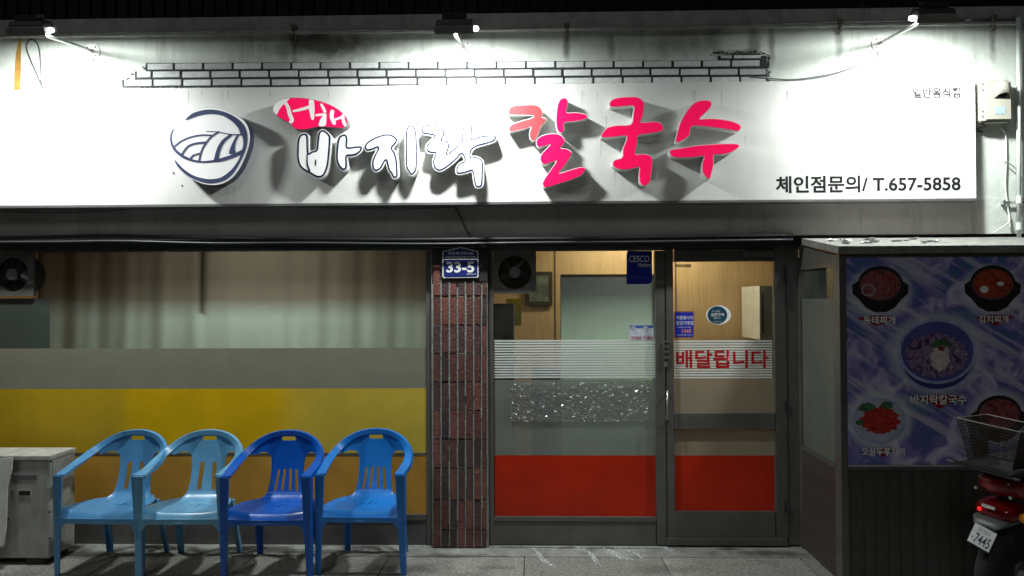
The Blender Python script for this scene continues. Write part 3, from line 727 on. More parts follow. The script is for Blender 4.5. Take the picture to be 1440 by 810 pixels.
# ------------------------------------------------------------------ flood lamps over the sign
M_glow = bpy.data.materials.new('lit lamp glass'); M_glow.use_nodes = True
b_ = M_glow.node_tree.nodes['Principled BSDF']; b_.inputs['Emission Color'].default_value = (0.93, 1, 0.98, 1); b_.inputs['Emission Strength'].default_value = 14
def flood(label, plate, head, side):
    pw = P(plate[0], plate[1], YW); yh = YW-0.60
    hd = P(head[0], head[1], yh)
    t = thing('flood_lamp', label, 'floodlight', tuple(pw), 'floodlights reaching out over the sign')
    MB().lathe([(0.058, 0), (0.06, -0.004), (0.058, -0.012), (0.02, -0.014), (0.018, -0.03), (0.0005, -0.03)], pw, 'Y', 28).build('wall_plate', M_white, t, smooth='auto')
    for sx in (-1, 1):
        for sz in (-1, 1):
            MB().lathe([(0.0055, -0.012), (0.005, -0.017), (0.0005, -0.018)], (pw.x+sx*.029, pw.y, pw.z+sz*.03), 'Y', 8).build('screw', M_aludark, t)
    MB().tube([pw+Vector((0, -0.02, 0)), pw+Vector((0, -.05, .0)), hd+Vector((0, 0.05, -0.02)), hd+Vector((0, 0, -0.005))], 0.011, 10).build('arm', M_steel, t, smooth=True)
    # housing: wide flat tray tilted towards the wall with a ballast box on top
    tilt = Matrix.Rotation(R(21), 3, 'X'); cx = hd + Vector((side*0.085, 0, 0.02))
    def tr(mb): mb.v = [tuple(tilt @ Vector(v) + cx) for v in mb.v]; return mb
    hs = MB()
    prof = [(-0.06, 0.0), (-0.065, 0.02), (-0.045, 0.045), (0.045, 0.045), (0.065, 0.02), (0.06, 0.0)]
    n = len(prof); xs_ = [-0.115, -0.105, 0.105, 0.115]; sc_ = [0.8, 1, 1, 0.8]
    vs = [(x, y*s_, z*s_) for x, s_ in zip(xs_, sc_) for y, z in prof]; fs = []
    for i in range(3):
        for j in range(n): fs.append((i*n+j, i*n+(j+1) % n, (i+1)*n+(j+1) % n, (i+1)*n+j))
    fs += [tuple(range(n)), tuple(reversed(range(3*n, 4*n)))]
    hs.add(vs, fs); h_ = tr(hs).build('lamp_housing', M_housing, t, bevel=0.002)
    bx = MB().box(-0.075, 0.075, -0.04, 0.04, 0.046, 0.085)
    tr(bx).build('ballast_box', M_housing, t, bevel=0.003)
    rim = MB()
    rim.box(-.122, .122, -.071, -.063, -0.040, 0.006); rim.box(-.122, .122, .063, .071, -0.030, 0.006)
    rim.box(-.122, -.114, -.0625, .0625, -0.030, 0.006); rim.box(.114, .122, -.0625, .0625, -0.030, 0.006)
    tr(rim).build('rim', mat('brown grey rim', (0.2, 0.18, 0.17), 0.5), t)
    gl = MB().box(-0.110, 0.110, -0.061, 0.061, -0.010, -0.002)
    tr(gl).build('lamp_glass', M_glow, t)
    # bright end of the tube visible beside the tray
    en = MB().lathe([(0.0005, -.022), (0.012, -.018), (0.017, 0), (0.012, .018), (0.0005, .022)], ((-side*0.130 if abs(side) > .5 else .130), -0.02, -0.012), 'X', 16)
    tr(en).build('lamp_end', M_glow, t, smooth=True)
    la = bpy.data.lights.new('flood_light', 'AREA'); la.shape = 'RECTANGLE'; la.size = 0.2; la.size_y = 0.1
    la.energy = LAMP_W; la.color = (0.95, 1.0, 0.965)
    lo_ = bpy.data.objects.new('flood_light', la); C.objects.link(lo_); lo_.parent = t
    lo_.location = (cx + tilt @ Vector((0, 0, -0.016))) - pw
    lo_.rotation_euler = Matrix.Rotation(R(21), 4, 'X').to_euler()
    return t
flood('left flood lamp on a steel arm above the yellow streak and wire loop', (130, 73), (63, 44), -1)
flood('middle flood lamp on a short arm above the white and red letters', (652, 68), (640, 42), -0.02)
flood('right flood lamp on a steel arm with a cable trailing to its left', (1237, 62), (1292, 27), 1)

# ------------------------------------------------------------------ pipes and cables on the upper wall
def cable(pts, r_, m=M_black, name='cable', label='', cat='cable', closed=False, n=6):
    o = MB().tube(crom(pts, 6), r_, n).build(name, m, smooth=True)
    if label: tag(o, label, cat)
    return o
pc = thing('conduit_pipe', 'thin grey conduit pipe running along the top of the wall', 'pipe', tuple(P(720, 38, YW)))
yb2 = YW-0.04
MB().tube([P(660, 42, yb2), P(900, 39, yb2), P(1180, 31, yb2), P(1431, 26, yb2)], 0.008, 8).build('pipe_run', mat('rusty grey pipe', (0.28, 0.28, 0.27), 0.5, metal=.4, var=0.3, scale=20), pc, smooth=True)
MB().tube([P(132, 46, yb2), P(400, 43.5, yb2), P(610, 42, yb2)], 0.007, 8).build('pipe_run', MATS['rusty grey pipe'], pc, smooth=True)
for px, py in ((414, 40), (797, 38), (1180, 32), (1396, 26)):
    a = P(px, py, YW-0.03)
    MB().box(a.x-.018, a.x+.018, YW-0.055, YW, a.z-.02, a.z+.02).tube([a+Vector((0, -.01, -.02)), a+Vector((.004, .0, -.06)), a+Vector((0.0, .02, -.075))], [.012, .01, .006]).build('pipe_bracket', mat('rusted bracket', (0.10, 0.085, 0.07), 0.9, bump=.5), pc, bevel=0.002)
for px, x2, y2 in ((1058, 0, 0), (1361, 0, 0)):
    a = P(px, 31 if px < 1200 else 28, yb2); MB().tube([a-Vector((.02, 0, 0)), a+Vector((.02, 0, 0))], .012).build('coupling', MATS['rusty grey pipe'], pc, smooth='auto')
vp = thing('drain_pipe', 'white upright pipe at the right edge of the wall', 'pipe', tuple(P(1432, 335, YW-.05)))
ypp = YW-0.05
MB().tube([P(1432, 25, ypp), P(1432.5, 150, ypp), P(1433, 338, ypp)], 0.0145, 12).build('pipe_run', mat('white painted pipe', (0.66, 0.70, 0.68), 0.4), vp, smooth=True)
for y in (281, 318): 
    a = P(1433, y, ypp); MB().tube([a+Vector((0, 0, -.025)), a+Vector((0, 0, .025))], .019, 12).build('pipe_collar', MATS['white painted pipe'], vp, smooth='auto')
a = P(1433, 284, ypp); c = P(1408, 285, YW)
MB().box(c.x, a.x+.12, YW-0.03, YW-0.02, a.z-.008, a.z+.008).box(c.x-.006, c.x+.012, YW-0.035, YW, a.z-.014, a.z+.014).build('pipe_clamp', M_steel, vp, bevel=.001)
# electric box
eb = thing('meter_box', 'ivory electric box with a rain hood at the right end of the sign', 'electric box', tuple(P(1398, 170, YW)))
a = P(1377, 112, YW-.10); b3 = P(1422, 171, YW-.10)
MB().box(a.x, b3.x, YW-0.10, YW-0.001, b3.z, a.z).build('box_body', M_offwhite, eb, bevel=0.008)
MB().box(a.x+.035, b3.x-.004, YW-0.112, YW-0.101, b3.z+.012, a.z-.012).build('box_lid', M_offwhite, eb, bevel=0.004)
hc = P(1409, 118, YW-.11); mb = MB(); r0 = .052; vs = []; fs = []; K = 12
for k, (z, rr) in enumerate(((hc.z+.02, .5), (hc.z, .95), (hc.z-.10, 1.05))):
    for i in range(K+1):
        t = math.pi*i/K; vs.append((hc.x-math.cos(t)*r0*rr, YW-.112-math.sin(t)*r0*.8*rr, z-(0.03*math.sin(t) if k == 2 else 0)*-1))
for k in range(2):
    for i in range(K): fs.append((k*(K+1)+i, k*(K+1)+i+1, (k+1)*(K+1)+i+1, (k+1)*(K+1)+i))
fs.append(tuple(range(K+1)))
mb.add(vs, fs); o = mb.build('rain_hood', M_offwhite, eb, smooth='auto')
so_ = o.modifiers.new('s', 'SOLIDIFY'); so_.thickness = 0.004
MB().lathe([(.04, -.113), (.03, -.118), (.0005, -.119)], (hc.x, YW, hc.z-.055), 'Y', 16).build('socket_face', M_aludark, eb)
a2 = P(1399, 150, YW-.113); b4 = P(1414, 160, YW-.113)
MB().box(a2.x, b4.x, YW-.1145, YW-.1125, b4.z, a2.z).build('rating_sticker', mat('pale blue sticker', (0.35, 0.48, 0.62), 0.5, var=.2, scale=60), eb)
for y in (118, 126, 156, 163):
    e = P(1380, y, YW-.103); MB().lathe([(.006, 0), (.005, -.006), (.0005, -.007)], (e.x+.008, YW-.10, e.z), 'Y', 8).build('screw', M_steel, eb)
YC = YW-0.015
cable([P(1405, 171, YC), P(1408, 180, YC-.02), P(1414, 190, YC), P(1415, 225, YC), P(1414, 260, YC), P(1417, 290, YC), P(1421, 322, YC)], .005, M_white, 'loose_wire', 'white wire hanging down from the ivory electric box', 'wire')
cable([P(1416, 290, YC), P(1420, 310, YC-.02), P(1409, 320, YC-.05), P(1395, 328, YC-.07)], .004, M_white, 'loose_wire', 'short white wire curling over the roof of the entrance booth', 'wire')
cable([P(1410, 225, YC), P(1418, 229, YC-.02), P(1427, 236, YC-.02), P(1430, 240, YC-.02)], .004, M_steel, 'wire_tie', 'twisted wire tie between the hanging wire and the upright pipe', 'wire')
cable([P(1378, 172, YC-.05), P(1386, 178, YC-.03), P(1374, 181, YC), P(1382, 186, YC), P(1373, 184, YC)], .0035, M_black, 'loose_wire', 'small curl of dark wire under the ivory electric box', 'wire')
cable([P(1236, 72, YC-.01), P(1234, 78, YC), P(1215, 88, YC), P(1180, 101, YC), P(1140, 109, YC), P(1110, 112, YC), P(1080, 110, YC), P(1055, 108, YC)], .0045, mat('grey cable', (0.1, 0.1, 0.1), .5), 'lamp_cable', 'dark cable sagging from the right flood lamp to the exposed bricks', 'cable')
cable([P(1234, 79, YC), P(1210, 91, YC), P(1175, 104, YC), P(1140, 111, YC), P(1100, 113.5, YC), P(1079, 112, YC)], .0025, MATS['grey cable'], 'lamp_cable', 'thinner second cable just below the one from the right lamp', 'cable')
lp = [(60, 124), (52, 105), (42, 82), (37, 66), (42, 56), (50, 58), (55, 70), (57, 95), (58, 115), (61, 126)]
cable([P(x, y, YC) for x, y in lp], .005, mat('dark green cord', (0.05, 0.055, 0.05), .5), 'wire_loop', 'dark wire loop hanging on the wall below the left flood lamp', 'wire')
ys_ = MB(); ya = [(24, 126, 9), (25, 100, 9), (26, 75, 7), (28, 58, 4), (28.5, 52, 2)]
vs = []; fs = []
for x, y, w_ in ya:
    for s_ in (-.5, .5):
        p = P(x+s_*w_, y, YW-.006); vs.append(p)
for x, y, w_ in ya:
    for s_ in (-.5, .5):
        p = P(x+s_*w_, y, YW-.001); vs.append(p)
n = 2*len(ya)
for i in range(len(ya)-1):
    k = 2*i; fs += [(k, k+1, k+3, k+2), (n+k, n+k+2, n+k+3, n+k+1), (k, k+2, n+k+2, n+k), (k+1, n+k+1, n+k+3, k+3)]
fs += [(0, n, n+1, 1), (n-2, n-1, 2*n-1, 2*n-2)]
ys_.add(vs, fs)
tag(ys_.build('sealant_streak', mat('old yellow sealant', (0.34, 0.18, 0.035), .6, var=.25, scale=30)), 'yellow brown strip of old sealant on the wall at the far left', 'sealant')
cable([P(131, 82, YC), P(131.5, 92, YC), P(130, 104, YC)], .003, MATS['grey cable'], 'lamp_cable', 'short cable end dangling under the left lamp plate', 'cable')
cable([P(652, 77, YC), P(654, 84, YC), P(659, 96, YC)], .003, MATS['grey cable'], 'lamp_cable', 'short cable end dangling under the middle lamp plate', 'cable')
# black cable bundle under the lintel and the lead to the pillar
yk = -0.135
cable([P(x, y, yk) for x, y in ((-90, 336), (60, 333.5), (150, 331.5), (230, 333), (330, 335), (450, 336), (560, 337), (700, 336), (850, 335), (950, 333), (1115, 331))], .013, M_black, 'cable_bundle', 'thick black cable running along the lower edge of the lintel', 'cable')
cable([P(x, y, yk-.01) for x, y in ((-90, 341), (80, 340), (170, 339), (300, 342), (430, 341.5), (600, 343), (760, 341), (900, 340), (1115, 337))], .008, mat('dark grey cable', (.05, .052, .06), .4), 'cable_bundle', 'thinner dark grey cable sagging just under the thick black one', 'cable')
cable([P(x, y, -.13) for x, y in ((634, 290), (641, 293), (648, 306), (655, 322), (664, 334), (676, 343), (684, 347))], .006, MATS['grey cable'], 'pillar_cable', 'grey cable curving from under the sign to the pillar top', 'cable')
cable([P(x, y, -.128) for x, y in ((0, 298), (60, 299), (110, 299), (160, 296), (218, 291), (260, 292), (300, 293))], .003, MATS['grey cable'], 'thin_wire', 'thin wire drooping just below the sign at the left', 'wire')
cable([P(x, y, -.128) for x, y in ((420, 291), (480, 293), (560, 294), (634, 292))], .003, MATS['grey cable'], 'thin_wire', 'thin wire under the sign left of the pillar', 'wire')

# ------------------------------------------------------------------ address plate
ap = thing('address_plate', 'navy blue house number plate with white border on the pillar', 'address plate', tuple(P(647, 372, -.08)))
def plate_pts(i=0):
    return [(622+i, 353.5+i*.6), (647.5, 347.5+i), (672.5-i, 353+i*.6), (673-i, 388.5-i), (671.5-i, 390.5-i), (624+i, 391-i), (622.2+i, 389-i)]
def flatpoly(pts, Y, th, name, m, parent):
    X_, Y_ = None, None
    vs = [P(x, y, Y) for x, y in pts]; n = len(vs); vs += [v+Vector((0, th, 0)) for v in vs]
    fs = [tuple(range(n)), tuple(reversed(range(n, 2*n)))] + [(i, (i+1) % n, n+(i+1) % n, n+i) for i in range(n)]
    return MB().add(vs, fs).build(name, m, parent)
flatpoly(plate_pts(), -.082, .008, 'plate_border', M_plasticw, ap)
pf = flatpoly(plate_pts(1.5), -.084, .0015, 'plate_face', M_plateblue, ap)
text('대명복개로4길', 630, 665.5, 353.8, 358.4, -.0852, M_plasticw, ap, bold=.01)
text('Daemyeongbokgae-ro 4-gil', 626.5, 668.5, 359.6, 363, -.0852, M_plasticw, ap, bold=.012)
flatpoly([(624, 364.2), (671, 364.0), (671, 364.9), (624, 365.1)], -.0852, .0008, 'divider_line', M_plasticw, ap)
text('33-5', 627.6, 667, 368, 383.3, -.0852, M_plasticw, ap, bold=.03)
text('대명남로', 656.5, 669.5, 384.3, 386.6, -.0852, M_plasticw, ap)

# ------------------------------------------------------------------ things in and on the windows
def exhaust_fan(px, py, hw, Yf, label):
    c = P(px, py, Yf); hw_ = hw/ (F/(Yf-CAM.y))
    t = thing('exhaust_fan', label, 'exhaust fan', tuple(c), 'exhaust fans set behind the windows')
    h = 0.008; X, Y = grid(-hw_-.01, hw_+.01, -hw_-.01, hw_+.01, h)
    Fd = np.maximum(np.maximum(np.abs(X), np.abs(Y))-hw_, -(np.hypot(X, Y)-hw_*.78))
    sheet(Fd, X[0, 0], Y[0, 0], h, lambda u, v: Vector((c.x+u, Yf, c.z+v)), lambda u, v: Vector((c.x+u, Yf+.03, c.z+v))).build('fan_plate', mat('grey fan plastic', (0.115, 0.11, 0.105), .55), t)
    MB().lathe([(hw_*.80, 0), (hw_*.84, -.008), (hw_*.78, -.008), (hw_*.76, .0)], (c.x, Yf-.001, c.z), 'Y', 36)
    for k in range(5):
        a = 2*math.pi*k/5; vs = []
        for rr, da, dy in ((.2, -.3, .02), (.72, -.42, .02), (.74, .42, .05), (.2, .3, .05)):
            vs.append((c.x+math.cos(a+da)*rr*hw_, Yf+dy, c.z+math.sin(a+da)*rr*hw_))
        vs += [(x, y+.003, z) for x, y, z in vs]
        MB().add(vs, [(0,1,2,3),(7,6,5,4),(0,4,5,1),(1,5,6,2),(2,6,7,3),(3,7,4,0)]).build('fan_blade', mat('black fan plastic', (.03, .03, .032), .35), t)
    MB().lathe([(hw_*.27, .02), (hw_*.27, -.006), (hw_*.22, -.014), (.0005, -.015)], c, 'Y', 20).build('fan_hub', mat('mid grey plastic', (.16, .16, .16), .4), t, smooth='auto')
    for k in range(3):
        a = math.pi/2+2*math.pi*k/3
        MB().tube([c+Vector((math.cos(a)*hw_*.25, .0, math.sin(a)*hw_*.25)), c+Vector((math.cos(a)*hw_*.8, .0, math.sin(a)*hw_*.8))], .004, 6).build('guard_bar', M_aludark, t)
    MB().lathe([(hw_*.9, .0), (hw_*.9, .12), (.0005, .121)], (c.x, Yf+.05, c.z), 'Y', 24).build('motor_drum', M_aludark, t)
    return t
exhaust_fan(724, 383, 30, 0.0, 'square grey exhaust fan at the top left of the right window')
exhaust_fan(17, 386, 31, 0.0, 'dim exhaust fan at the top of the left window, at the photo edge')
dk = thing('dark_locker', 'narrow dark blue grey locker blurred behind the frosted film of the right window', 'locker', tuple(P(770, 700, .5)))
a = P(748, 480, .5); b0_ = P(788, 640, .5)
MB().box(a.x, b0_.x, .5, .8, .003, P(770, 520, .5).z).build('locker_body', mat('navy grey locker', (.03, .04, .06), .5), dk, bevel=.01)
MB().box(a.x+.01, b0_.x-.01, .494, .4995, .3, P(770, 530, .5).z).build('locker_door', MATS['navy grey locker'], dk, bevel=.002)
# curtain of the left window: pleated cloth
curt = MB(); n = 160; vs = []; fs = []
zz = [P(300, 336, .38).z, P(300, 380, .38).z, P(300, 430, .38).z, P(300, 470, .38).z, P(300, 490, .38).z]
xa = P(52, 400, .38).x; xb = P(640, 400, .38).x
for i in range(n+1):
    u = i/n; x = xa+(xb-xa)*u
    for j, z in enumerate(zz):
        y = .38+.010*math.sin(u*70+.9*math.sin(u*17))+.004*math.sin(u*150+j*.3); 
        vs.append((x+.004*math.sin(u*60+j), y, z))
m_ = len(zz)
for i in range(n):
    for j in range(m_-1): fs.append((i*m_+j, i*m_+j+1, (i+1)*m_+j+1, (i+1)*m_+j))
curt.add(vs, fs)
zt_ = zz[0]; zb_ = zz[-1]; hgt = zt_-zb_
M_curt = grad_mat('light graded curtain', [(0, (.56, .70, .72)), (.28, (.54, .68, .70)), (.47, (.22, .20, .175)), (.66, (.125, .105, .088)), (1, (.10, .083, .068))], zb_, zt_, .04, trans=.55)  # shaded top and lit lower part of the cloth painted into its colour
tag(curt.build('curtain', M_curt, smooth=True), 'long pleated curtain, shaded brown above and lit pale blue below, behind the left window', 'curtain')
for px in (290, 425):
    pass
tag(MB().pbox(286, 296, 346, 428, .41, .425).build('wall_batten', mat('dark wood batten', (.06, .05, .045), .8)), 'dark upright batten showing through the curtain behind the left window', 'batten')
# painting, notice, cabinet, partition, cupboard inside
pt = thing('framed_painting', 'small dark framed painting on the wood wall behind the right window', 'painting', tuple(P(760, 408, YB-.03)))
MB().pbox(738, 777, 382, 430, YB-.03, YB-.006).build('picture_frame', mat('dark walnut frame', (.05, .035, .02), .5), pt, bevel=.006)
MB().pbox(744, 771, 388, 424, YB-.034, YB-.0305).build('canvas', mat('murky green landscape print', (.14, .14, .09), .6, var=.7, scale=9), pt)
tag(MB().pbox(712, 733, 420, 458, 1.0, 1.01).build('yellow_notice', mat('yellow notice card', (.85, .62, .06), .6, var=.3, scale=25)), 'yellow notice card hanging below the exhaust fan of the right window', 'notice')
hb = thing('dark_cabinet', 'dark tall cabinet standing inside at the left of the right window', 'cabinet', tuple(P(705, 700, .8)))
a = P(690, 427, .8); b5 = P(722, 480, .8)
MB().box(a.x-.1, b5.x, .8, 1.2, .003, a.z).build('cabinet_body', mat('dark green cabinet', (.035, .04, .035), .5), hb, bevel=.004)
MB().box(a.x-.09, b5.x-.012, .792, .7995, .3, a.z-.02).build('cabinet_door', MATS['dark green cabinet'], hb, bevel=.002)
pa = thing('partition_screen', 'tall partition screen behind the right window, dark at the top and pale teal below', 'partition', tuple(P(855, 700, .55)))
M_part = grad_mat('graded partition panel', [(0, (.45, .66, .63)), (.74, (.62, .86, .82)), (.82, (.40, .54, .53)), (.92, (.14, .165, .18)), (1, (.11, .12, .135))], 0.1, P(850, 385, .55).z, .03, trans=.6)  # colour ramp: darker towards the top, pale teal below
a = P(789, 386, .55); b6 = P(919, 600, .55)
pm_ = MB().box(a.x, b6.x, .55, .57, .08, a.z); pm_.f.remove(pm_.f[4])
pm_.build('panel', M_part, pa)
MB().box(a.x-.006, a.x-.001, .545, .575, .0, a.z).box(b6.x+.001, b6.x+.012, .545, .575, .0, a.z).build('panel_edge', M_steel, pa)
cu = thing('wall_cupboard', 'cream cupboard on the wood wall seen through the door glass', 'cupboard', tuple(P(1078, 480, .9)))
a = P(1068, 402, .9); b7 = P(1140, 478, .9)
MB().box(a.x, b7.x, .9, 1.45, b7.z, a.z).build('cupboard_body', M_cream, cu, bevel=.003)
MB().box(a.x+.02, a.x+.03, .896, .8995, b7.z+.05, a.z-.06).build('door_gap', M_aludark, cu)
# ceiling lamp inside the shop
def tube_lamp(x, y, label, pw_):
    t = thing('ceiling_lamp', label, 'ceiling lamp', (x, y, zc-.01), 'fluorescent lamps on the shop ceiling')
    MB().box(x-.6, x+.6, y-.07, y+.07, zc-.05, zc-.001).build('lamp_tray', M_white, t, bevel=.004)
    MB().tube([(x-.57, y, zc-.07), (x+.57, y, zc-.07)], .014, 10).build('lamp_tube', mat('lit fluorescent tube', (.9, .9, .85), .4, emit=3), t, smooth='auto')
    la = bpy.data.lights.new('tube_light', 'AREA'); la.shape = 'RECTANGLE'; la.size = 1.1; la.size_y = .06; la.energy = pw_; la.color = (1, .95, .86)
    lo_ = bpy.data.objects.new('tube_light', la); C.objects.link(lo_); lo_.parent = t; lo_.location = (0, 0, -.085)
tube_lamp(-2.1, .9, 'fluorescent ceiling lamp behind the left window', 36)
tube_lamp(1.0, 1.08, 'fluorescent ceiling lamp behind the door', 25)

# stickers
def sticker(label, pts, Y, m, name='sticker'):
    t = thing(name, label, 'sticker', tuple(P(*pts[0], Y)))
    flatpoly(pts, Y, .0008, 'backing', m, t); return t
s1 = sticker('dark blue pest control sticker with rounded corners at the top right of the right window',
    [(883, 352.8), (917, 352.8), (917, 395), (914.5, 398.5), (911, 399.5), (881, 399.8), (881, 358), (881.8, 354.5)], .0245, M_stickerblue)
text('CESCO', 884.5, 913, 359.5, 368.5, .0238, mat('pale print', (.85, .9, .95), .5), s1, shear=.1, bold=.01)
text('Members', 897, 915, 369.5, 375.5, .0238, MATS['pale print'], s1, shear=.4)
text('02-1588-1119 cesco', 886, 910, 388.8, 391, .0238, mat('faint blue print', (.15, .2, .45), .5), s1)
s2 = sticker('white and blue leaflet sticker with red lettering low at the right of the right window',
    [(885, 457), (919.5, 457), (919.5, 478.5), (885, 478)], .0245, mat('pale leaflet', (.55, .58, .68), .5, var=.25, scale=40))
flatpoly([(885.5, 457.5), (919, 457.5), (919, 461), (885.5, 462)], .0238, .0005, 'blue_band', mat('blue leaflet band', (.05, .12, .4), .5, var=.4, scale=60), s2)
for cx_ in (890.5, 908):
    flatpoly([(cx_+4*math.cos(t*.524), 462+3.4*math.sin(t*.524)) for t in range(12)], .0235, .0005, 'round_dish', mat('grey dish print', (.4, .42, .45), .5, var=.5, scale=90), s2)
text('가마솥밥 가마솥밥', 887, 918.5, 472.5, 477.5, .0238, M_redtext, s2, bold=.01)
s3 = sticker('blue rectangular volunteer shop sticker with brown border at the left of the door glass',
    [(947.5, 437.3), (976.5, 437.3), (976.5, 475.5), (947.5, 475.5)], .0118, mat('brown border', (.35, .16, .06), .5))
flatpoly([(949.3, 439), (975, 439), (975, 474), (949.3, 474)], .0112, .0005, 'face', mat('royal blue print', (.02, .03, .42), .4), s3)
text('자원봉사자', 951, 975, 444, 449.5, .0106, M_plasticw, s3, bold=.01)
text('할인가맹점', 951, 975, 451.5, 456.8, .0106, M_plasticw, s3, bold=.01)
text('자원봉사자 할인', 952, 972, 459.3, 461, .0106, M_plasticw, s3)
text('1365', 959, 972, 463, 467.8, .0106, mat('orange print', (.8, .35, .15), .5), s3, bold=.03)
text('대구광역시 남구', 952, 974, 470, 472.2, .0106, M_plasticw, s3)
s4 = sticker('round dark teal no smoking sticker on a white backing in the door glass',
    [(1010.5+17.5*math.cos(t*math.pi/16), 443+13.5*math.sin(t*math.pi/16)) for t in range(32)], .0118, M_plasticw)
flatpoly([(1008.8+13.8*math.cos(t*math.pi/16), 443+12.5*math.sin(t*math.pi/16)) for t in range(32)], .0112, .0005, 'face', mat('dark teal print', (.01, .06, .10), .4), s4)
text('이 시설은', 1001.5, 1013, 436.5, 439, .0106, M_plasticw, s4)
text('금연구역', 1000, 1018, 440.3, 444.8, .0106, M_plasticw, s4, bold=.015)
text('입니다', 1004, 1013.5, 445.3, 448.6, .0106, M_plasticw, s4)
text('NO SMOKING AREA', 1003, 1015, 451.8, 453, .0106, M_plasticw, s4)
s5 = sticker('faint brown outline label in the top left corner of the door glass', [(949, 371.5), (972, 371.5), (972, 376), (949, 376)], .0118, mat('faint brown label', (.45, .25, .14), .5, alpha=.5))
# crinkled clear plastic sheet stuck on the frosted film
from mathutils import noise as mn
h = .0055; A = P(718, 538, .02); B = P(912, 592, .02)
X, Y = grid(A.x-.02, B.x+.02, B.z-.02, A.z+.02, h)
cx, cz = (A.x+B.x)/2, (A.z+B.z)/2; qx = np.abs(X-cx)-(B.x-A.x)/2+.02; qz = np.abs(Y-cz)-(A.z-B.z)/2+.02
Fd = np.hypot(np.maximum(qx, 0), np.maximum(qz, 0))+np.minimum(np.maximum(qx, qz), 0)-.02
mb = sheet(Fd, X[0, 0], Y[0, 0], h, lambda u, v: Vector((u, .012+.011*mn.noise(Vector((u*30, v*62, 1)))+.004*mn.noise(Vector((u*70, v*120, 5))), v)), merge=False)
Mp = bpy.data.materials.new('crinkled clear plastic'); Mp.use_nodes = True; n = Mp.node_tree.nodes; L = Mp.node_tree.links
n.remove(n['Principled BSDF']); gl_ = n.new('ShaderNodeBsdfGlossy'); gl_.inputs['Roughness'].default_value = .12; tr_ = n.new('ShaderNodeBsdfTransparent')
df_ = n.new('ShaderNodeBsdfDiffuse'); df_.inputs[0].default_value = (.5, .55, .55, 1)
m1_ = n.new('ShaderNodeMixShader'); m1_.inputs[0].default_value = .12; L.new(tr_.outputs[0], m1_.inputs[1]); L.new(df_.outputs[0], m1_.inputs[2])
m2_ = n.new('ShaderNodeMixShader'); m2_.inputs[0].default_value = .30; L.new(m1_.outputs[0], m2_.inputs[1]); L.new(gl_.outputs[0], m2_.inputs[2]); L.new(m2_.outputs[0], n['Material Output'].inputs[0])
tc = n.new('ShaderNodeTexCoord'); mp = n.new('ShaderNodeMapping'); mp.inputs['Scale'].default_value = (1, 1, 2.2); L.new(tc.outputs['Object'], mp.inputs[0])
vo = n.new('ShaderNodeTexNoise'); vo.inputs['Scale'].default_value = 26; vo.inputs['Detail'].default_value = 3; L.new(mp.outputs[0], vo.inputs['Vector'])
tag(mb.build('plastic_sheet', Mp, smooth=True), 'crinkled clear plastic sheet with rounded corners stuck across the frosted right window', 'plastic sheet')

# ------------------------------------------------------------------ entrance booth on the right with the menu poster
bx0 = P(1122.5, 500, 0).x
YF = solve_y(1181.5, bx0)
print('BOOTH', bx0, YF)
bx1 = bx0+2.9
bo = thing('entrance_booth', 'dark booth projecting beside the door with a side window, ribbed panels and dusty roof', 'booth', (bx0, YF, 0))
zr1 = P(1127, 337, 0).z; zr0 = P(1182, 346.5, YF).z            # roof falls to the front
zf0 = P(1300, 655, YF).z
# roof slab
mb = MB().add([(bx0-.012, YF-.02, zr0), (bx1, YF-.02, zr0), (bx1, YW-.004, zr1), (bx0-.012, YW-.004, zr1),
               (bx0-.012, YF-.02, zr0-.045), (bx1, YF-.02, zr0-.045), (bx1, YW-.004, zr1-.045), (bx0-.012, YW-.004, zr1-.045)],
              [(0,1,2,3),(7,6,5,4),(0,4,5,1),(1,5,6,2),(2,6,7,3),(3,7,4,0)])
mb.build('roof', mat('dusty grey roof sheet', (.20, .20, .185), .8, var=.35, scale=12, bump=.5), bo)
# flakes of peeled coating on the roof
for k in range(16):
    u = random.random()**1.5*.45+.02; v = random.uniform(.12, .75); x = bx0+u*1.6
    y = YF+(YW-YF)*v; z = zr0+(zr1-zr0)*v
    s_ = random.uniform(.02, .05); vs = [(x+s_*math.cos(t*1.05)*random.uniform(.6, 1.6), y+s_*math.sin(t*1.05)*random.uniform(.5, 1), z+random.uniform(.004, .018)) for t in range(6)]
    vs.append((x, y, z+.001)); MB().add(vs, [(i, (i+1) % 6, 6) for i in range(6)]).build('coating_flake', M_plasticw, bo)
zsl = P(1130, 625, 0).z                                       # sill of the side window
sw = MB()
sw.box(bx0, bx0+.04, YF, YF+.10, 0, zr0-.046); sw.box(bx0, bx0+.04, -.05, -.008, 0, zr0-.03)
sw.box(bx0, bx0+.04, YF+.101, -.051, zsl-.03, zsl)
sw.box(bx0+.002, bx0+.038, YF+.101, -.051, zr0-.12, zr0-.0845)
sw.add([(bx0+.003, YF+.101, zr0-.084), (bx0+.003, -.03, zr0-.084), (bx0+.003, -.03, zr1-.046), (bx0+.003, YF+.101, zr0-.046),
        (bx0+.036, YF+.101, zr0-.084), (bx0+.036, -.03, zr0-.084), (bx0+.036, -.03, zr1-.046), (bx0+.036, YF+.101, zr0-.046)],
       [(0,1,2,3),(7,6,5,4),(0,4,5,1),(1,5,6,2),(2,6,7,3),(3,7,4,0)])
sw.build('side_frame', M_alu, bo, bevel=.002)
MB().box(bx0+.018, bx0+.023, YF+.1, -.05, zsl+.001, zr0-.121).build('side_glass', GLASS, bo)
zfr = P(1140, 420, -.1).z
MB().box(bx0+.014, bx0+.015, YF+.1, -.05, zsl+.001, zfr).build('frosted_film', mat('dim frosted film', (.20, .215, .18), .6, var=.12, trans=.3, alpha=.8), bo)
y = YF+.105; rib = None
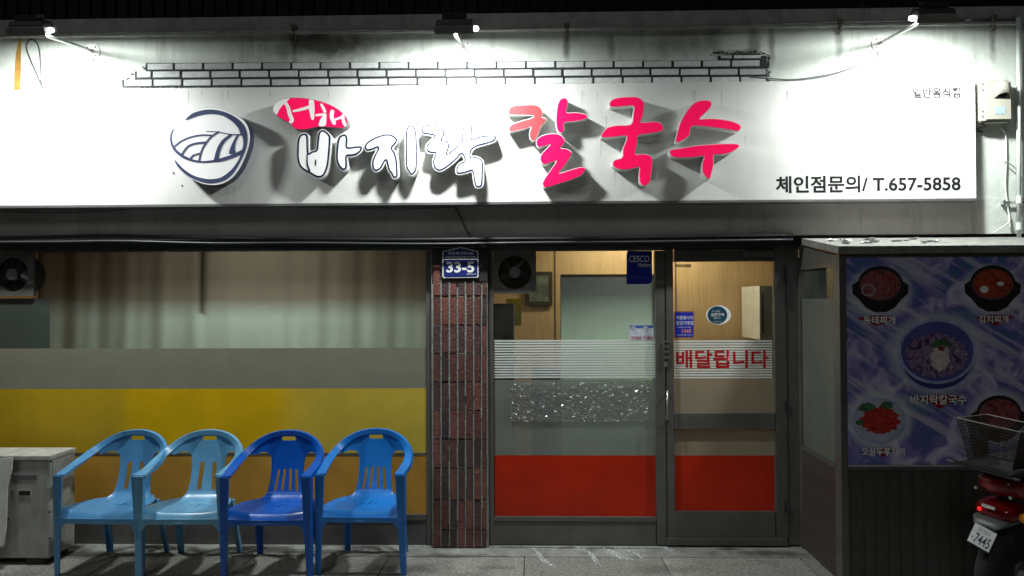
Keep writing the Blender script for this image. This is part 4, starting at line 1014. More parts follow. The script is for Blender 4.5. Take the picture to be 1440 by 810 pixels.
while y < -.06:
    if rib is None: rib = MB().box(bx0+.004, bx0+.016, 0, .016, .01, zsl-.031).build('rib', M_panelred, bo, bevel=.002); rib.location = Vector((0, y, 0))-world_loc(bo); o = rib
    else: o = rib.copy(); C.objects.link(o); o.location = Vector((0, y, 0))-world_loc(bo)
    y += .021
MB().box(bx0+.016, bx0+.03, YF+.1, -.05, .005, zsl-.031).build('side_panel', M_panelred, bo)
fr = MB()
fr.box(bx0+.0405, bx1, YF, YF+.03, zf0-.028, zf0-.006); fr.box(bx0+.0405, bx1, YF, YF+.04, zr0-.068, zr0-.046)
fr.build('front_frame', M_alu, bo)
MB().box(bx0+.0405, bx1, YF-.002, YF+.004, zf0-.005, zf0+.004).build('poster_ledge', mat('bright metal strip', (.5, .5, .47), .4, metal=.3), bo)
MB().box(bx0+.0405, bx1, YF+.012, YF+.03, .005, zf0-.029).build('front_panel', M_panel, bo)
x = bx0+.06; rib = None
while x < bx1:
    if rib is None: rib = MB().box(0, .05, YF+.006, YF+.0118, .01, zf0-.03).build('rib', M_panel, bo, bevel=.002); o = rib
    else: o = rib.copy(); C.objects.link(o)
    o.location = Vector((x, 0, 0))-world_loc(bo); x += .075
MB().box(bx1-.04, bx1, YF+.041, -.0, 0, zr0-.08).build('far_side', M_panel, bo)

# menu poster
xp0 = bx0+.043; zp1 = P(1300, 361, YF).z; zp0 = zf0+.005; xp1 = bx0+1.75
mp_o = (xp0, YF+.004, zp0)
po = thing('menu_poster', 'blue menu poster with printed noodle and stew bowls on the booth front', 'poster', mp_o)
Mb = bpy.data.materials.new('printed blue background'); Mb.use_nodes = True; n = Mb.node_tree.nodes; L = Mb.node_tree.links; b_ = n['Principled BSDF']
tc = n.new('ShaderNodeTexCoord')
def N(t, **kw):
    x = n.new(t)
    for k, v in kw.items(): setattr(x, k, v)
    return x
n1 = N('ShaderNodeTexNoise'); n1.inputs['Scale'].default_value = 5.5; n1.inputs['Detail'].default_value = 5; n1.inputs['Distortion'].default_value = 1.2
L.new(tc.outputs['Object'], n1.inputs['Vector'])
cr = N('ShaderNodeValToRGB'); L.new(n1.outputs[0], cr.inputs[0]); e = cr.color_ramp.elements
e[0].position = .30; e[0].color = (.07, .17, .30, 1); e[1].position = .74; e[1].color = (.70, .70, .85, 1)
k_ = e.new(.45); k_.color = (.11, .12, .40, 1); k_ = e.new(.55); k_.color = (.26, .22, .50, 1); k_ = e.new(.64); k_.color = (.50, .47, .68, 1)
# diagonal brush strokes
mpp = N('ShaderNodeMapping'); mpp.inputs['Scale'].default_value = (.5, 1, 7)
mp0 = N('ShaderNodeMapping'); mp0.inputs['Rotation'].default_value = (0, R(-32), 0); L.new(tc.outputs['Object'], mp0.inputs[0]); L.new(mp0.outputs[0], mpp.inputs[0])
n2 = N('ShaderNodeTexNoise'); n2.inputs['Scale'].default_value = 2.6; n2.inputs['Detail'].default_value = 4; L.new(mpp.outputs[0], n2.inputs['Vector'])
r2 = N('ShaderNodeMapRange'); r2.inputs[1].default_value = .52; r2.inputs[2].default_value = .62; r2.inputs[4].default_value = .7; L.new(n2.outputs[0], r2.inputs[0])
mx = N('ShaderNodeMix', data_type='RGBA'); L.new(r2.outputs[0], mx.inputs[0]); L.new(cr.outputs[0], mx.inputs[6]); mx.inputs[7].default_value = (.58, .55, .66, 1)
out = mx.outputs[2]
sp = N('ShaderNodeSeparateXYZ'); L.new(tc.outputs['Object'], sp.inputs[0])
bowls = [(1238, 412, 44, 36), (1396, 410, 44, 36), (1318, 497, 66, 56), (1236, 590, 46, 42), (1405, 588, 44, 40)]
for bxp, byp, rx, ry in bowls:
    c = P(bxp, byp, YF); sc_ = (YF-CAM.y)/F
    def M2(op, a, b2=None, c2=None):
        x = N('ShaderNodeMath', operation=op)
        for i, v in enumerate((a, b2, c2)):
            if v is None: continue
            if isinstance(v, (int, float)): x.inputs[i].default_value = v
            else: L.new(v, x.inputs[i])
        return x.outputs[0]
    dx = M2('DIVIDE', M2('SUBTRACT', sp.outputs[0], c.x-xp0), rx*sc_); dz = M2('DIVIDE', M2('SUBTRACT', sp.outputs[2], c.z-zp0), ry*sc_)
    rr = M2('SQRT', M2('ADD', M2('MULTIPLY', dx, dx), M2('MULTIPLY', dz, dz)))
    rr = M2('ADD', rr, M2('MULTIPLY', n1.outputs[0], .35))
    mr = N('ShaderNodeMapRange'); mr.interpolation_type = 'SMOOTHSTEP'; mr.inputs[1].default_value = .98; mr.inputs[2].default_value = 1.32; mr.inputs[3].default_value = .65; mr.inputs[4].default_value = 0
    L.new(rr, mr.inputs[0])
    m5 = N('ShaderNodeMix', data_type='RGBA'); L.new(mr.outputs[0], m5.inputs[0]); L.new(out, m5.inputs[6]); m5.inputs[7].default_value = (.68, .70, .74, 1); out = m5.outputs[2]
L.new(out, b_.inputs['Base Color']); b_.inputs['Roughness'].default_value = .35
MB().box(xp0, xp1, YF+.004, YF+.010, zp0, zp1).build('print_sheet', Mb, po, origin=mp_o)
M_potd = mat('black stone pot print', (.018, .015, .016), .4)
def ell(cx, cy, rx, ry, n=40, wob=0, a0=0): return [(cx+rx*math.cos(t*2*math.pi/n)*(1+wob*math.sin(t*2.1)), cy+ry*math.sin(t*2*math.pi/n)*(1+wob*math.cos(t*3.3))) for t in range(n)]
def blotch(name, cols, scale):
    """printed food: patches of several colours"""
    m = bpy.data.materials.new(name); m.use_nodes = True; n = m.node_tree.nodes; L = m.node_tree.links
    tc = n.new('ShaderNodeTexCoord'); no = n.new('ShaderNodeTexNoise'); no.inputs['Scale'].default_value = scale; no.inputs['Detail'].default_value = 4; no.inputs['Distortion'].default_value = 1.5
    L.new(tc.outputs['Object'], no.inputs['Vector']); cr = n.new('ShaderNodeValToRGB'); L.new(no.outputs[0], cr.inputs[0])
    e = cr.color_ramp.elements; e[0].position = .32; e[0].color = (*cols[0], 1); e[1].position = .72; e[1].color = (*cols[-1], 1)
    for i, c_ in enumerate(cols[1:-1]):
        k = e.new(.32+.4*(i+1)/(len(cols)-1)); k.color = (*c_, 1)
    L.new(cr.outputs[0], n['Principled BSDF'].inputs['Base Color']); n['Principled BSDF'].inputs['Roughness'].default_value = .4
    return m
F_red = blotch('printed red stew', [(.06, .03, .04), (.25, .03, .03), (.35, .10, .12), (.10, .05, .06), (.5, .35, .38)], 26)
F_kim = blotch('printed kimchi stew', [(.08, .02, .015), (.30, .03, .01), (.42, .08, .03), (.20, .03, .02)], 22)
F_clam = blotch('printed clam noodles', [(.03, .03, .10), (.14, .04, .14), (.30, .24, .38), (.12, .05, .12), (.65, .62, .60)], 18)
F_pork = blotch('printed spicy pork', [(.10, .01, .01), (.42, .02, .01), (.55, .05, .04), (.20, .01, .01)], 36)
M_rimr = mat('brown rim print', (.16, .07, .08), .4); M_rimb = mat('blue white rim print', (.38, .42, .62), .4, var=.3, scale=18)
M_bluein = mat('deep blue bowl print', (.09, .09, .34), .4, var=.2)
M_green = mat('green garnish print', (.05, .14, .06), .5, var=.5, scale=50)
ly = [0]
def pr(pts, m, name, lvl): return flatpoly(pts, YF+.0038-lvl*.0006, .0005, name, m, po)
def pot(cx, cy, fm):
    pr([(cx-40, cy-2), (cx-31, cy-8), (cx+31, cy-8), (cx+40, cy-2), (cx+39, cy+10), (cx+30, cy+18), (cx+20, cy+30), (cx+8, cy+36), (cx-8, cy+36), (cx-20, cy+30), (cx-30, cy+18), (cx-39, cy+10)], M_potd, 'pot_print', 1)
    pr(ell(cx, cy-3, 32, 26), M_potd, 'pot_print', 2); pr(ell(cx, cy-2, 29, 22), M_rimr, 'rim_print', 3); pr(ell(cx, cy-3, 27, 20.5), fm, 'food_print', 4)
pot(1238, 403, F_red); pot(1396, 402, F_kim); pot(1405, 585, F_red)
pr(ell(1221, 408, 10, 9), mat('pale onion ring print', (.35, .25, .28), .5), 'onion_print', 5); pr(ell(1221, 408, 7, 6), F_red, 'onion_print', 6)
pr(ell(1384, 407, 6, 5), M_plasticw, 'egg_print', 5); pr(ell(1407, 399, 5, 3), M_plasticw, 'egg_print', 5)
pr(ell(1318, 500, 56, 51), M_rimb, 'rim_print', 1); pr(ell(1318, 505, 50, 42), mat('navy bowl print', (.04, .045, .20), .4), 'bowl_print', 2)
pr(ell(1318, 494, 55, 46), M_rimb, 'rim_print', 3); pr(ell(1318, 494, 51, 42), M_bluein, 'bowl_print', 4); pr(ell(1317, 500, 43, 31, 40, .08), F_clam, 'food_print', 5)
pr(ell(1322, 503, 13, 19, 24, .15), mat('noodle heap print', (.6, .55, .5), .5, var=.4, scale=50), 'noodle_print', 6)
pr([(1308, 486), (1316, 478), (1328, 477), (1340, 483), (1338, 488), (1324, 486), (1312, 490)], M_green, 'garnish_print', 7)
pr([(1318, 487), (1330, 487), (1327, 494), (1321, 493)], F_kim, 'garnish_print', 8)
pr(ell(1236, 592, 38, 33), M_rimb, 'plate_print', 1); pr(ell(1236, 590, 33, 28), mat('pale plate print', (.42, .44, .60), .4), 'plate_print', 2)
pr(ell(1238, 591, 27, 19, 36, .16), F_pork, 'food_print', 3)
pr([(1206, 576), (1212, 568), (1222, 566), (1231, 570), (1229, 576), (1217, 579)], M_green, 'garnish_print', 4); pr([(1237, 570), (1244, 564), (1255, 566), (1256, 573), (1246, 576)], M_green, 'garnish_print', 4)
pr(ell(1209, 594, 6, 4), M_green, 'garnish_print', 4)
M_prred = mat('dark red diamond print', (.28, .01, .015), .5); M_ptext = mat('pale caption print', (.95, .95, .9), .5)
M_pdark = mat('black caption outline', (.01, .01, .012), .5)
for cx_, cy_, w_, h_ in ((1233, 450, 28, 9), (1399, 449, 27, 9), (1321, 563, 32, 12), (1241, 636, 16, 7)):
    pr([(cx_-w_, cy_-2), (cx_-w_*.3, cy_-h_*.7), (cx_+w_*.3, cy_-h_*.7), (cx_+w_, cy_-4), (cx_+w_*.4, cy_+h_*.4), (cx_, cy_+h_), (cx_-w_*.4, cy_+h_*.3)], M_prred, 'diamond_print', 5)
for s_, r_ in (('동태찌개', (1214, 1259, 444.5, 456)), ('김치찌개', (1376.5, 1418, 443.5, 454.5)), ('바지락칼국수', (1281, 1359, 555, 569)), ('오삼두루치기', (1212, 1272, 629.5, 641))):
    text(s_, *r_, YF+.0038-.0056, M_pdark, po, bold=.045, name='caption'); text(s_, *r_, YF+.0038-.0064, M_ptext, po, bold=.02, name='caption')

# ------------------------------------------------------------------ plastic chairs
def chair(label, col, nslots, px_c, py_f, rot=0.0, first=None):
    m = mat(col[0], col[1], .30, var=.13, scale=9, spec=.5, bump=.06, bscale=22, streak=.22, streak_col=tuple(c*.45+.02 for c in col[1]))
    g = G(px_c, py_f); t = thing('plastic_armchair', label, 'chair', (g.x, g.y+.27, 0), 'blue plastic armchairs lined up in front of the shop')
    t.rotation_euler = (0, 0, 0)
    O = Vector((g.x, g.y+.27, 0)); rz = Matrix.Rotation(rot, 3, 'Z')
    def fin(mb, name, smooth=True, solid=0):
        mb.v = [tuple(rz @ Vector(v) + O) for v in mb.v]
        o = mb.build(name, m, t, smooth=smooth)
        if solid:
            s_ = o.modifiers.new('thickness', 'SOLIDIFY'); s_.thickness = solid; s_.offset = 0
            o.modifiers.new('split', 'EDGE_SPLIT').split_angle = R(45)
        return o
    # loop of armrests and top rail: a band swept from the left arm over the back to the right arm
    half = [(-.262, -.285, .640), (-.270, -.20, .652), (-.277, -.10, .672), (-.272, -.01, .70), (-.252, .07, .736), (-.215, .128, .775), (-.16, .168, .812), (-.085, .19, .838), (0, .198, .846)]
    path = half + [(-x, y, z) for x, y, z in reversed(half[:-1])]
    path = crom(path, 4); n_ = len(path); mb = MB(); prof = []
    for i, p in enumerate(path):
        T = (path[min(i+1, n_-1)]-path[max(i-1, 0)]).normalized()
        k = min(1, max(0, (p.z-.66)/.15)); side = 1 if p.x < 0 else -1
        inn = Vector((side*(1-k*.0) if abs(p.x) > .02 else 0, 0, 0))
        W = (Vector((-p.x/.27, 0, 0))*(1-k*.55) + Vector((0, .10, -1.15))*k).normalized()
        W = (W - T*W.dot(T)).normalized(); Nn = T.cross(W).normalized()
        wd = .058-.025*k; th = .009-.002*k
        # flat band with a turned down outer lip
        sec = [(-.5, 1.0), (-.52, .2), (-.52, -2.6), (-.44, -2.6), (-.40, -.8), (.5, -.8), (.52, 0), (.5, 1.0)]
        for a_, b_2 in sec: mb.v.append(tuple(p + W*(a_*wd+wd*.2) - Nn*(b_2*th*-1 if True else 0)*(-1 if side else 1)*(1)))
    ns = 8
    for i in range(n_-1):
        for j in range(ns): mb.f.append((i*ns+j, i*ns+(j+1) % ns, (i+1)*ns+(j+1) % ns, (i+1)*ns+j))
    mb.f += [tuple(range(ns)), tuple(reversed(range((n_-1)*ns, n_*ns)))]
    fin(mb, 'armrest_loop', 'auto')
    # back splat: outline with handle slot and slits, bent to the recline
    h = .005; X, Y = grid(-.26, .26, .39, .87, h)
    out_ = [(-.135, .395), (-.128, .44), (-.117, .50), (-.112, .58), (-.115, .65), (-.125, .69), (-.15, .708), (-.185, .712), (-.225, .70), (-.232, .745), (-.19, .79), (-.13, .824), (-.06, .84), (0, .845)]
    out_ += [(-x, z) for x, z in reversed(out_[:-1])]
    Fd = poly_sdf(crom([(x, z, 0) for x, z in out_], 3, closed=True), X, Y)
    Fd = np.maximum(Fd, -(stroke_sdf([(-.036, .800), (.036, .800)], .0135, X, Y)))
    if nslots == 4: sl_ = [((-.075, .46), (-.060, .585)), ((-.027, .465), (-.020, .59)), ((.027, .465), (.020, .59)), ((.075, .46), (.060, .585))]; rr = .009
    else: sl_ = [((-.050, .47), (-.042, .625)), ((.050, .47), (.042, .625))]; rr = .0155
    for a_, b_2 in sl_: Fd = np.maximum(Fd, -stroke_sdf([a_, b_2], rr, X, Y))
    def yb(u, v):
        k = (v-.40)/.45; y = .115+.085*k+.02*math.sin(k*3.1)
        if v < .45: y -= (.45-v)**2*14
        w_ = max(0, abs(u)-.10); return y - w_*w_*4.5 + .0*u
    fin(sheet(Fd, X[0, 0], Y[0, 0], h, lambda u, v: Vector((u, yb(u, v), v)), merge=False), 'backrest', True, .006)
    # seat: dished sheet rolling down at the front, three small holes
    h = .0045; X, Y = grid(-.28, .28, -.30, .16, h)
    oo = [(-.25, -.28), (0, -.288), (.25, -.28), (.26, -.26), (.235, -.05), (.195, .06), (.14, .14), (0, .145), (-.14, .14), (-.195, .06), (-.235, -.05), (-.26, -.26)]
    Fd = poly_sdf(oo, X, Y)-.004
    for a_, b_2, r_ in (((-.045, -.005), (-.041, .005), .006), ((-.012, -.03), (.010, .03), .0055), ((.041, -.005), (.045, .005), .006)): Fd = np.maximum(Fd, -stroke_sdf([a_, b_2], r_, X, Y))
    def zs(u, v):
        z = .405 - .022*max(0, 1-(u/.2)**2)*max(0, 1-((v+.05)/.2)**2) + .01*(abs(u)/.22)**4
        if v < -.235: z -= ((-.235-v)/.05)**1.6*.045*(1+.3*(u/.2)**2)
        if v > .07: z += ((v-.07)**2)*2.2
        return z
    fin(sheet(Fd, X[0, 0], Y[0, 0], h, lambda u, v: Vector((u, v, zs(u, v))), merge=False), 'seat', True, .006)
    # apron under the front edge, arched
    Xn = 28; vs = []; fs = []
    for i in range(Xn+1):
        u = -.262+.524*i/Xn; e_ = abs(u)/.262; zb2 = .338-.10*max(0, (e_-.76)/.24)**2.2
        for y_, z_ in ((-.291, .372), (-.293, zb2+.012), (-.289, zb2), (-.281, zb2), (-.281, .372)): vs.append((u, y_+.006*e_*e_, z_))
    for i in range(Xn):
        for j in range(4): fs.append((i*5+j, i*5+j+1, (i+1)*5+j+1, (i+1)*5+j))
        fs.append((i*5+4, i*5, (i+1)*5, (i+1)*5+4))
    fs += [(4, 3, 2, 1, 0), tuple((Xn)*5+j for j in range(5))]
    fin(MB().add(vs, fs), 'apron', 'auto')
    # legs: angle section, front ones run up to the arms
    def leg(top, bot, w0, w1, d0, d1, sx, n2=6, mid=None):
        vs = []; fs = []
        for i in range(n2+1):
            k = i/n2; p = Vector(bot).lerp(Vector(top), k)
            w_ = w1+(w0-w1)*k; d_ = d1+(d0-d1)*k; tt = .010
            for a_, b_2 in ((0, 0), (w_, 0), (w_, tt), (tt, tt*1.2), (tt, d_), (0, d_)): vs.append((p.x+sx*(a_), p.y+b_2*(1 if top[1] < 0 else -1), p.z))
        m6 = 6
        for i in range(n2):
            for j in range(m6): fs.append((i*m6+j, i*m6+(j+1) % m6, (i+1)*m6+(j+1) % m6, (i+1)*m6+j))
        fs += [tuple(range(m6)), tuple(reversed(range(n2*m6, n2*m6+m6)))]
        return MB().add(vs, fs)
    for s_ in (-1, 1):
        o = leg((s_*.288, -.294, .644), (s_*.292, -.27, 0), .062, .035, .064, .038, -s_); lgm = fin(o, 'leg', False)
        bv = lgm.modifiers.new('b', 'BEVEL'); bv.width = .004; bv.segments = 2
        o = leg((s_*.205, .12, .40), (s_*.222, .225, 0), .06, .035, .05, .03, -s_); lgm = fin(o, 'leg', False)
        bv = lgm.modifiers.new('b', 'BEVEL'); bv.width = .004; bv.segments = 2
    return t
LB = ('pale sky blue plastic', (.12, .33, .54)); LB2 = ('slightly darker sky blue plastic', (.08, .26, .50)); DB = ('royal blue plastic', (.001, .085, .44)); MBl = ('bright mid blue plastic', (.012, .17, .55))
chair('faded sky blue armchair with two back slits, next to the grey outdoor unit', LB2, 2, 140, 811, R(-2))
chair('pale sky blue armchair with two back slits, between a faded and a royal blue one', LB, 2, 253, 812, R(1))
chair('royal blue armchair with four back slits, darkest of the four chairs', DB, 4, 374, 814, R(0))
chair('bright mid blue armchair with four back slits, nearest the brick pillar', MBl, 4, 508, 809, R(-1))

# ------------------------------------------------------------------ outdoor unit at the far left
xr = P(70, 640, -.45).x; zT = P(60, 641, -.45).z
ou = thing('outdoor_unit', 'dirty grey metal outdoor unit at the far left beside the first chair', 'outdoor unit', (xr, -.45, 0))
M_unit = mat('dirty cream steel', (.36, .36, .33), .55, var=.2, scale=6, streak=.6, streak_col=(.10, .095, .08), bump=.05)
MB().box(xr-.85, xr, -.45, -.16, .045, zT-.03).build('casing', M_unit, ou, bevel=.006)
MB().box(xr-.86, xr+.006, -.458, -.152, zT-.029, zT).build('lid', mat('dusty steel lid', (.42, .42, .38), .6, var=.3, scale=12, streak=.4), ou, bevel=.004)
MB().box(xr-.82, xr-.7, -.44, -.17, 0, .044).box(xr-.16, xr-.04, -.44, -.17, 0, .044).build('foot_rail', M_aludark, ou)
MB().box(xr+.0005, xr+.004, -.42, -.19, .10, zT-.05).build('side_cover', M_unit, ou, bevel=.001)
a = P(26, 689, -.45); b8 = P(44, 699, -.45)
MB().box(a.x, b8.x, -.4535, -.4505, b8.z, a.z).build('slot_frame', MATS['dusty steel lid'], ou); MB().box(a.x+.005, b8.x-.004, -.4545, -.4538, b8.z+.012, a.z-.004).build('slot', M_aludark, ou)
a = P(20, 668, -.45); b9 = P(52, 675, -.45)
MB().box(a.x, b9.x, -.4525, -.4507, b9.z, a.z).build('name_strip', mat('grey strip', (.12, .13, .13), .5), ou)
for px, py in ((18, 668), (17, 692), (12, 730), (70, 720), (70, 757), (72, 649)):
    e = P(px, py, -.451); MB().lathe([(.008, 0), (.006, -.004), (.0005, -.005)], e, 'Y', 8).build('screw', M_aludark, ou)
vs = [P(-50, 651, -.52), P(17, 643, -.50), P(16, 660, -.505), (P(10, 684, -.51)), P(8, 740, -.53), P(5, 768, -.55), P(-50, 776, -.56)]
n_ = len(vs); vs += [v+Vector((0, .012, 0)) for v in vs]
tag(MB().add(vs, [tuple(range(n_)), tuple(reversed(range(n_, 2*n_)))]+[(i, (i+1) % n_, n_+(i+1) % n_, n_+i) for i in range(n_)]).build('foam_board', mat('white foam board', (.55, .55, .53), .7, streak=.4)), 'torn white foam board leaning against the grey outdoor unit at the far left', 'board')

# ------------------------------------------------------------------ motorcycle at the right edge
d5 = 4.25; yr = CAM.y+d5*1.0
tail = P(1388, 715, yr)
hd_ = math.atan2(.55, 1.0)                                       # heading: to the right and towards the wall
mo = thing('motorcycle', 'red delivery motorcycle seen from behind at the right edge with wire basket and number plate', 'motorcycle', (tail.x, tail.y, 0))
MM = Matrix.Rotation(hd_, 3, 'Z') @ Matrix.Rotation(R(5), 3, 'X')
MO = Vector((tail.x, tail.y, 0))
def mo_build(mb, name, m, bevel=0, smooth=False, parent=None):
    mb.v = [tuple(MM @ Vector(v) + MO) for v in mb.v]; return mb.build(name, m, parent or mo, bevel=bevel, smooth=smooth)
M_mred = mat('dark red motorcycle paint', (.26, .006, .010), .28, var=.2, scale=20, coat=.5, streak=.3, streak_col=(.05, .02, .02)); M_mblk = mat('black motorcycle plastic', (.02, .02, .022), .45); M_tyre = mat('tyre rubber', (.025, .025, .025), .85, bump=.4)
def loft(secs, nseg=20):
    """secs: (x, y, z, half width, half height)"""
    mb = MB()
    for x, y, z, a, b_ in secs:
        for j in range(nseg):
            t = 2*math.pi*j/nseg; c_, s_ = math.cos(t), math.sin(t)
            mb.v.append((x, y+a*math.copysign(abs(c_)**.75, c_), z+b_*math.copysign(abs(s_)**.75, s_)))
    for i in range(len(secs)-1):
        for j in range(nseg): mb.f.append((i*nseg+j, i*nseg+(j+1) % nseg, (i+1)*nseg+(j+1) % nseg, (i+1)*nseg+j))
    mb.f += [tuple(reversed(range(nseg))), tuple(range((len(secs)-1)*nseg, len(secs)*nseg))]
    return mb
mo_build(loft([(-.10, 0, .79, .03, .02), (-.06, 0, .785, .075, .05), (.1, 0, .76, .115, .075), (.35, 0, .74, .13, .09), (.5, 0, .70, .11, .08)]), 'tail_cowl', M_mred, smooth=True)
mo_build(loft([(-.06, 0, .625, .05, .03), (-.03, 0, .63, .10, .045), (.06, 0, .64, .11, .05), (.1, 0, .64, .10, .04)]), 'tail_light', mat('dark red lens', (.15, .004, .004), .15), smooth=True)
mo_build(MB().lathe([(.0005, -.012), (.010, -.008), (.012, 0), (.0005, .002)], (-.072, .05, .635), 'X', 12), 'lit_bulb', mat('lit red bulb', (1, .02, .02), .3, emit=.8))
for s_ in (-1,):
    mo_build(loft([(-.05, s_*.17, .64, .02, .015), (-.03, s_*.17, .64, .045, .028), (.03, s_*.165, .64, .045, .03), (.06, s_*.16, .64, .02, .02)]), 'turn_signal', mat('amber lens', (.5, .16, .01), .15), smooth=True)
    mo_build(MB().tube([(.02, s_*.06, .64), (.02, s_*.14, .64)], .012), 'signal_stalk', M_mblk, smooth=True)
mo_build(loft([(-.10, 0, .56, .06, .01), (-.06, 0, .585, .09, .02), (.1, 0, .60, .09, .03), (.2, 0, .62, .06, .02)]), 'rear_fender', mat('grey fender', (.10, .11, .11), .4), smooth=True)
mo_build(MB().tube([(-.05, 0, .58), (-.10, 0, .50), (-.10, 0, .40)], .015), 'plate_bracket', M_mblk)
# number plate (tilted) with its print
def pl_map(u, v, d=0.0):   # u across, v up, plate local; the plate hangs crooked
    u, v = u*.98+v*.17, v*.98-u*.17
    return Vector((-.115-d, -u, .505+v)) + Vector((-.02*(-v/.06), 0, 0))
def plate_box(u0, u1, v0, v1, d0, d1):
    c = [pl_map(u*.6, v*.9, d) for d in (d1, d0) for u, v in ((u0, v0), (u1, v0), (u1, v1), (u0, v1))]
    return MB().add(c, [(0,1,2,3),(7,6,5,4),(0,4,5,1),(1,5,6,2),(2,6,7,3),(3,7,4,0)])
pc_ = mo_build(plate_box(-.105, .105, -.06, .06, 0, .003), 'number_plate', mat('black plate edge', (.02, .02, .02), .5))
mo_build(plate_box(-.10, .10, -.055, .055, .0031, .004), 'plate_face', mat('white number plate', (.70, .74, .72), .5, var=.1, scale=30), parent=pc_)
def plate_text(s, u0, u1, v0, v1, m, bold=0):
    cu_ = bpy.data.curves.new('t', 'FONT'); cu_.body = s; cu_.offset = bold; o = bpy.data.objects.new('t', cu_); me = bpy.data.meshes.new_from_object(o)
    co = [v.co.copy() for v in me.vertices]; x0 = min(c.x for c in co); x1 = max(c.x for c in co); y0 = min(c.y for c in co); y1 = max(c.y for c in co)
    for v, p in zip(me.vertices, co): v.co = MM @ pl_map(.6*(u0+(u1-u0)*(p.x-x0)/(x1-x0)), .9*(v0+(v1-v0)*(p.y-y0)/(y1-y0)), .0052)+MO
    me.materials.clear(); me.materials.append(m); me.name = 'plate_lettering'; bpy.data.objects.remove(o)
    link('plate_lettering', me, pc_, (0, 0, 0))
M_num = mat('dark blue plate numbers', (.03, .03, .09), .5)
plate_text('7445', -.055, .085, -.045, .012, M_num, .01); plate_text('대구남구', -.05, .06, .022, .045, mat('blue grey print', (.12, .14, .2), .5)); plate_text('마', -.085, -.065, -.03, -.012, M_num)
# rear wheel, swing arm, exhaust, shock
def wheel(x):
    mo_build(MB().lathe([(.20, -.035), (.235, -.05), (.275, -.042), (.295, -.015), (.295, .015), (.275, .042), (.235, .05), (.20, .035)], (x, 0, .295), 'Y', 36), 'tyre', M_tyre, smooth=True)
    mb = MB().lathe([(.20, -.03), (.20, .03), (.185, .03), (.185, -.03)], (x, 0, .295), 'Y', 36)
    for k in range(6):
        a_ = k*math.pi/3; mb.tube([(x+.03*math.cos(a_), 0, .295+.03*math.sin(a_)), (x+.19*math.cos(a_), 0, .295+.19*math.sin(a_))], .012, 6)
    mb.lathe([(.05, -.05), (.05, .05), (.0005, .051)], (x, 0, .295), 'Y', 16)
    mo_build(mb, 'wheel_rim', M_steel)
wheel(.18); wheel(1.42)
mo_build(MB().tube([(.18, .09, .295), (.62, .09, .33)], .02).tube([(.18, -.09, .295), (.62, -.09, .33)], .02), 'swing_arm', M_mblk, smooth='auto')
mo_build(MB().tube([(.18, .11, .32), (.30, .11, .62)], .022), 'shock_absorber', M_steel); mo_build(MB().tube([(.18, -.11, .32), (.30, -.11, .62)], .022), 'shock_absorber', M_steel)
mo_build(MB().tube([(.02, -.14, .33), (.08, -.14, .32), (.5, -.14, .26), (.8, -.10, .24), (.9, -.04, .3)], [.03, .042, .04, .02, .018], 14), 'exhaust', M_chrome, smooth='auto')
mo_build(loft([(.22, 0, .83, .08, .015), (.28, 0, .845, .12, .03), (.6, 0, .83, .12, .035), (.82, 0, .81, .09, .03), (.88, 0, .81, .05, .02)]), 'seat', M_mblk, smooth=True)
mo_build(loft([(.8, 0, .80, .08, .06), (.88, 0, .83, .12, .10), (1.05, 0, .86, .12, .10), (1.15, 0, .86, .05, .06)]), 'fuel_tank', M_mred, smooth=True)
mo_build(loft([(.55, 0, .45, .08, .10), (.7, 0, .42, .13, .17), (.9, 0, .44, .12, .16), (1.0, 0, .48, .07, .10)]), 'engine', M_housing, smooth=True)
mo_build(MB().tube([(.1, 0, .68), (.6, 0, .66), (1.0, 0, .72), (1.15, 0, .86)], .025).tube([(.6, 0, .66), (.62, 0, .33), (.95, 0, .28), (1.12, 0, .78)], .02), 'frame', M_mblk)
mo_build(MB().tube([(1.42, .07, .295), (1.17, .07, .92)], .018).tube([(1.42, -.07, .295), (1.17, -.07, .92)], .018), 'front_fork', M_steel)
mo_build(MB().tube([(1.1, .34, .98), (1.16, .2, 1.0), (1.18, 0, .96), (1.16, -.2, 1.0), (1.1, -.34, .98)], .012), 'handlebar', M_mblk)
mo_build(MB().lathe([(.02, -.08), (.07, -.05), (.08, .0), (.075, .01), (.0005, .02)], (1.27, 0, .84), 'X', 20), 'headlight', M_steel, smooth=True)
mo_build(MB().tube([(.62, .12, .3), (.60, .26, .02)], .012), 'side_stand', M_mblk)
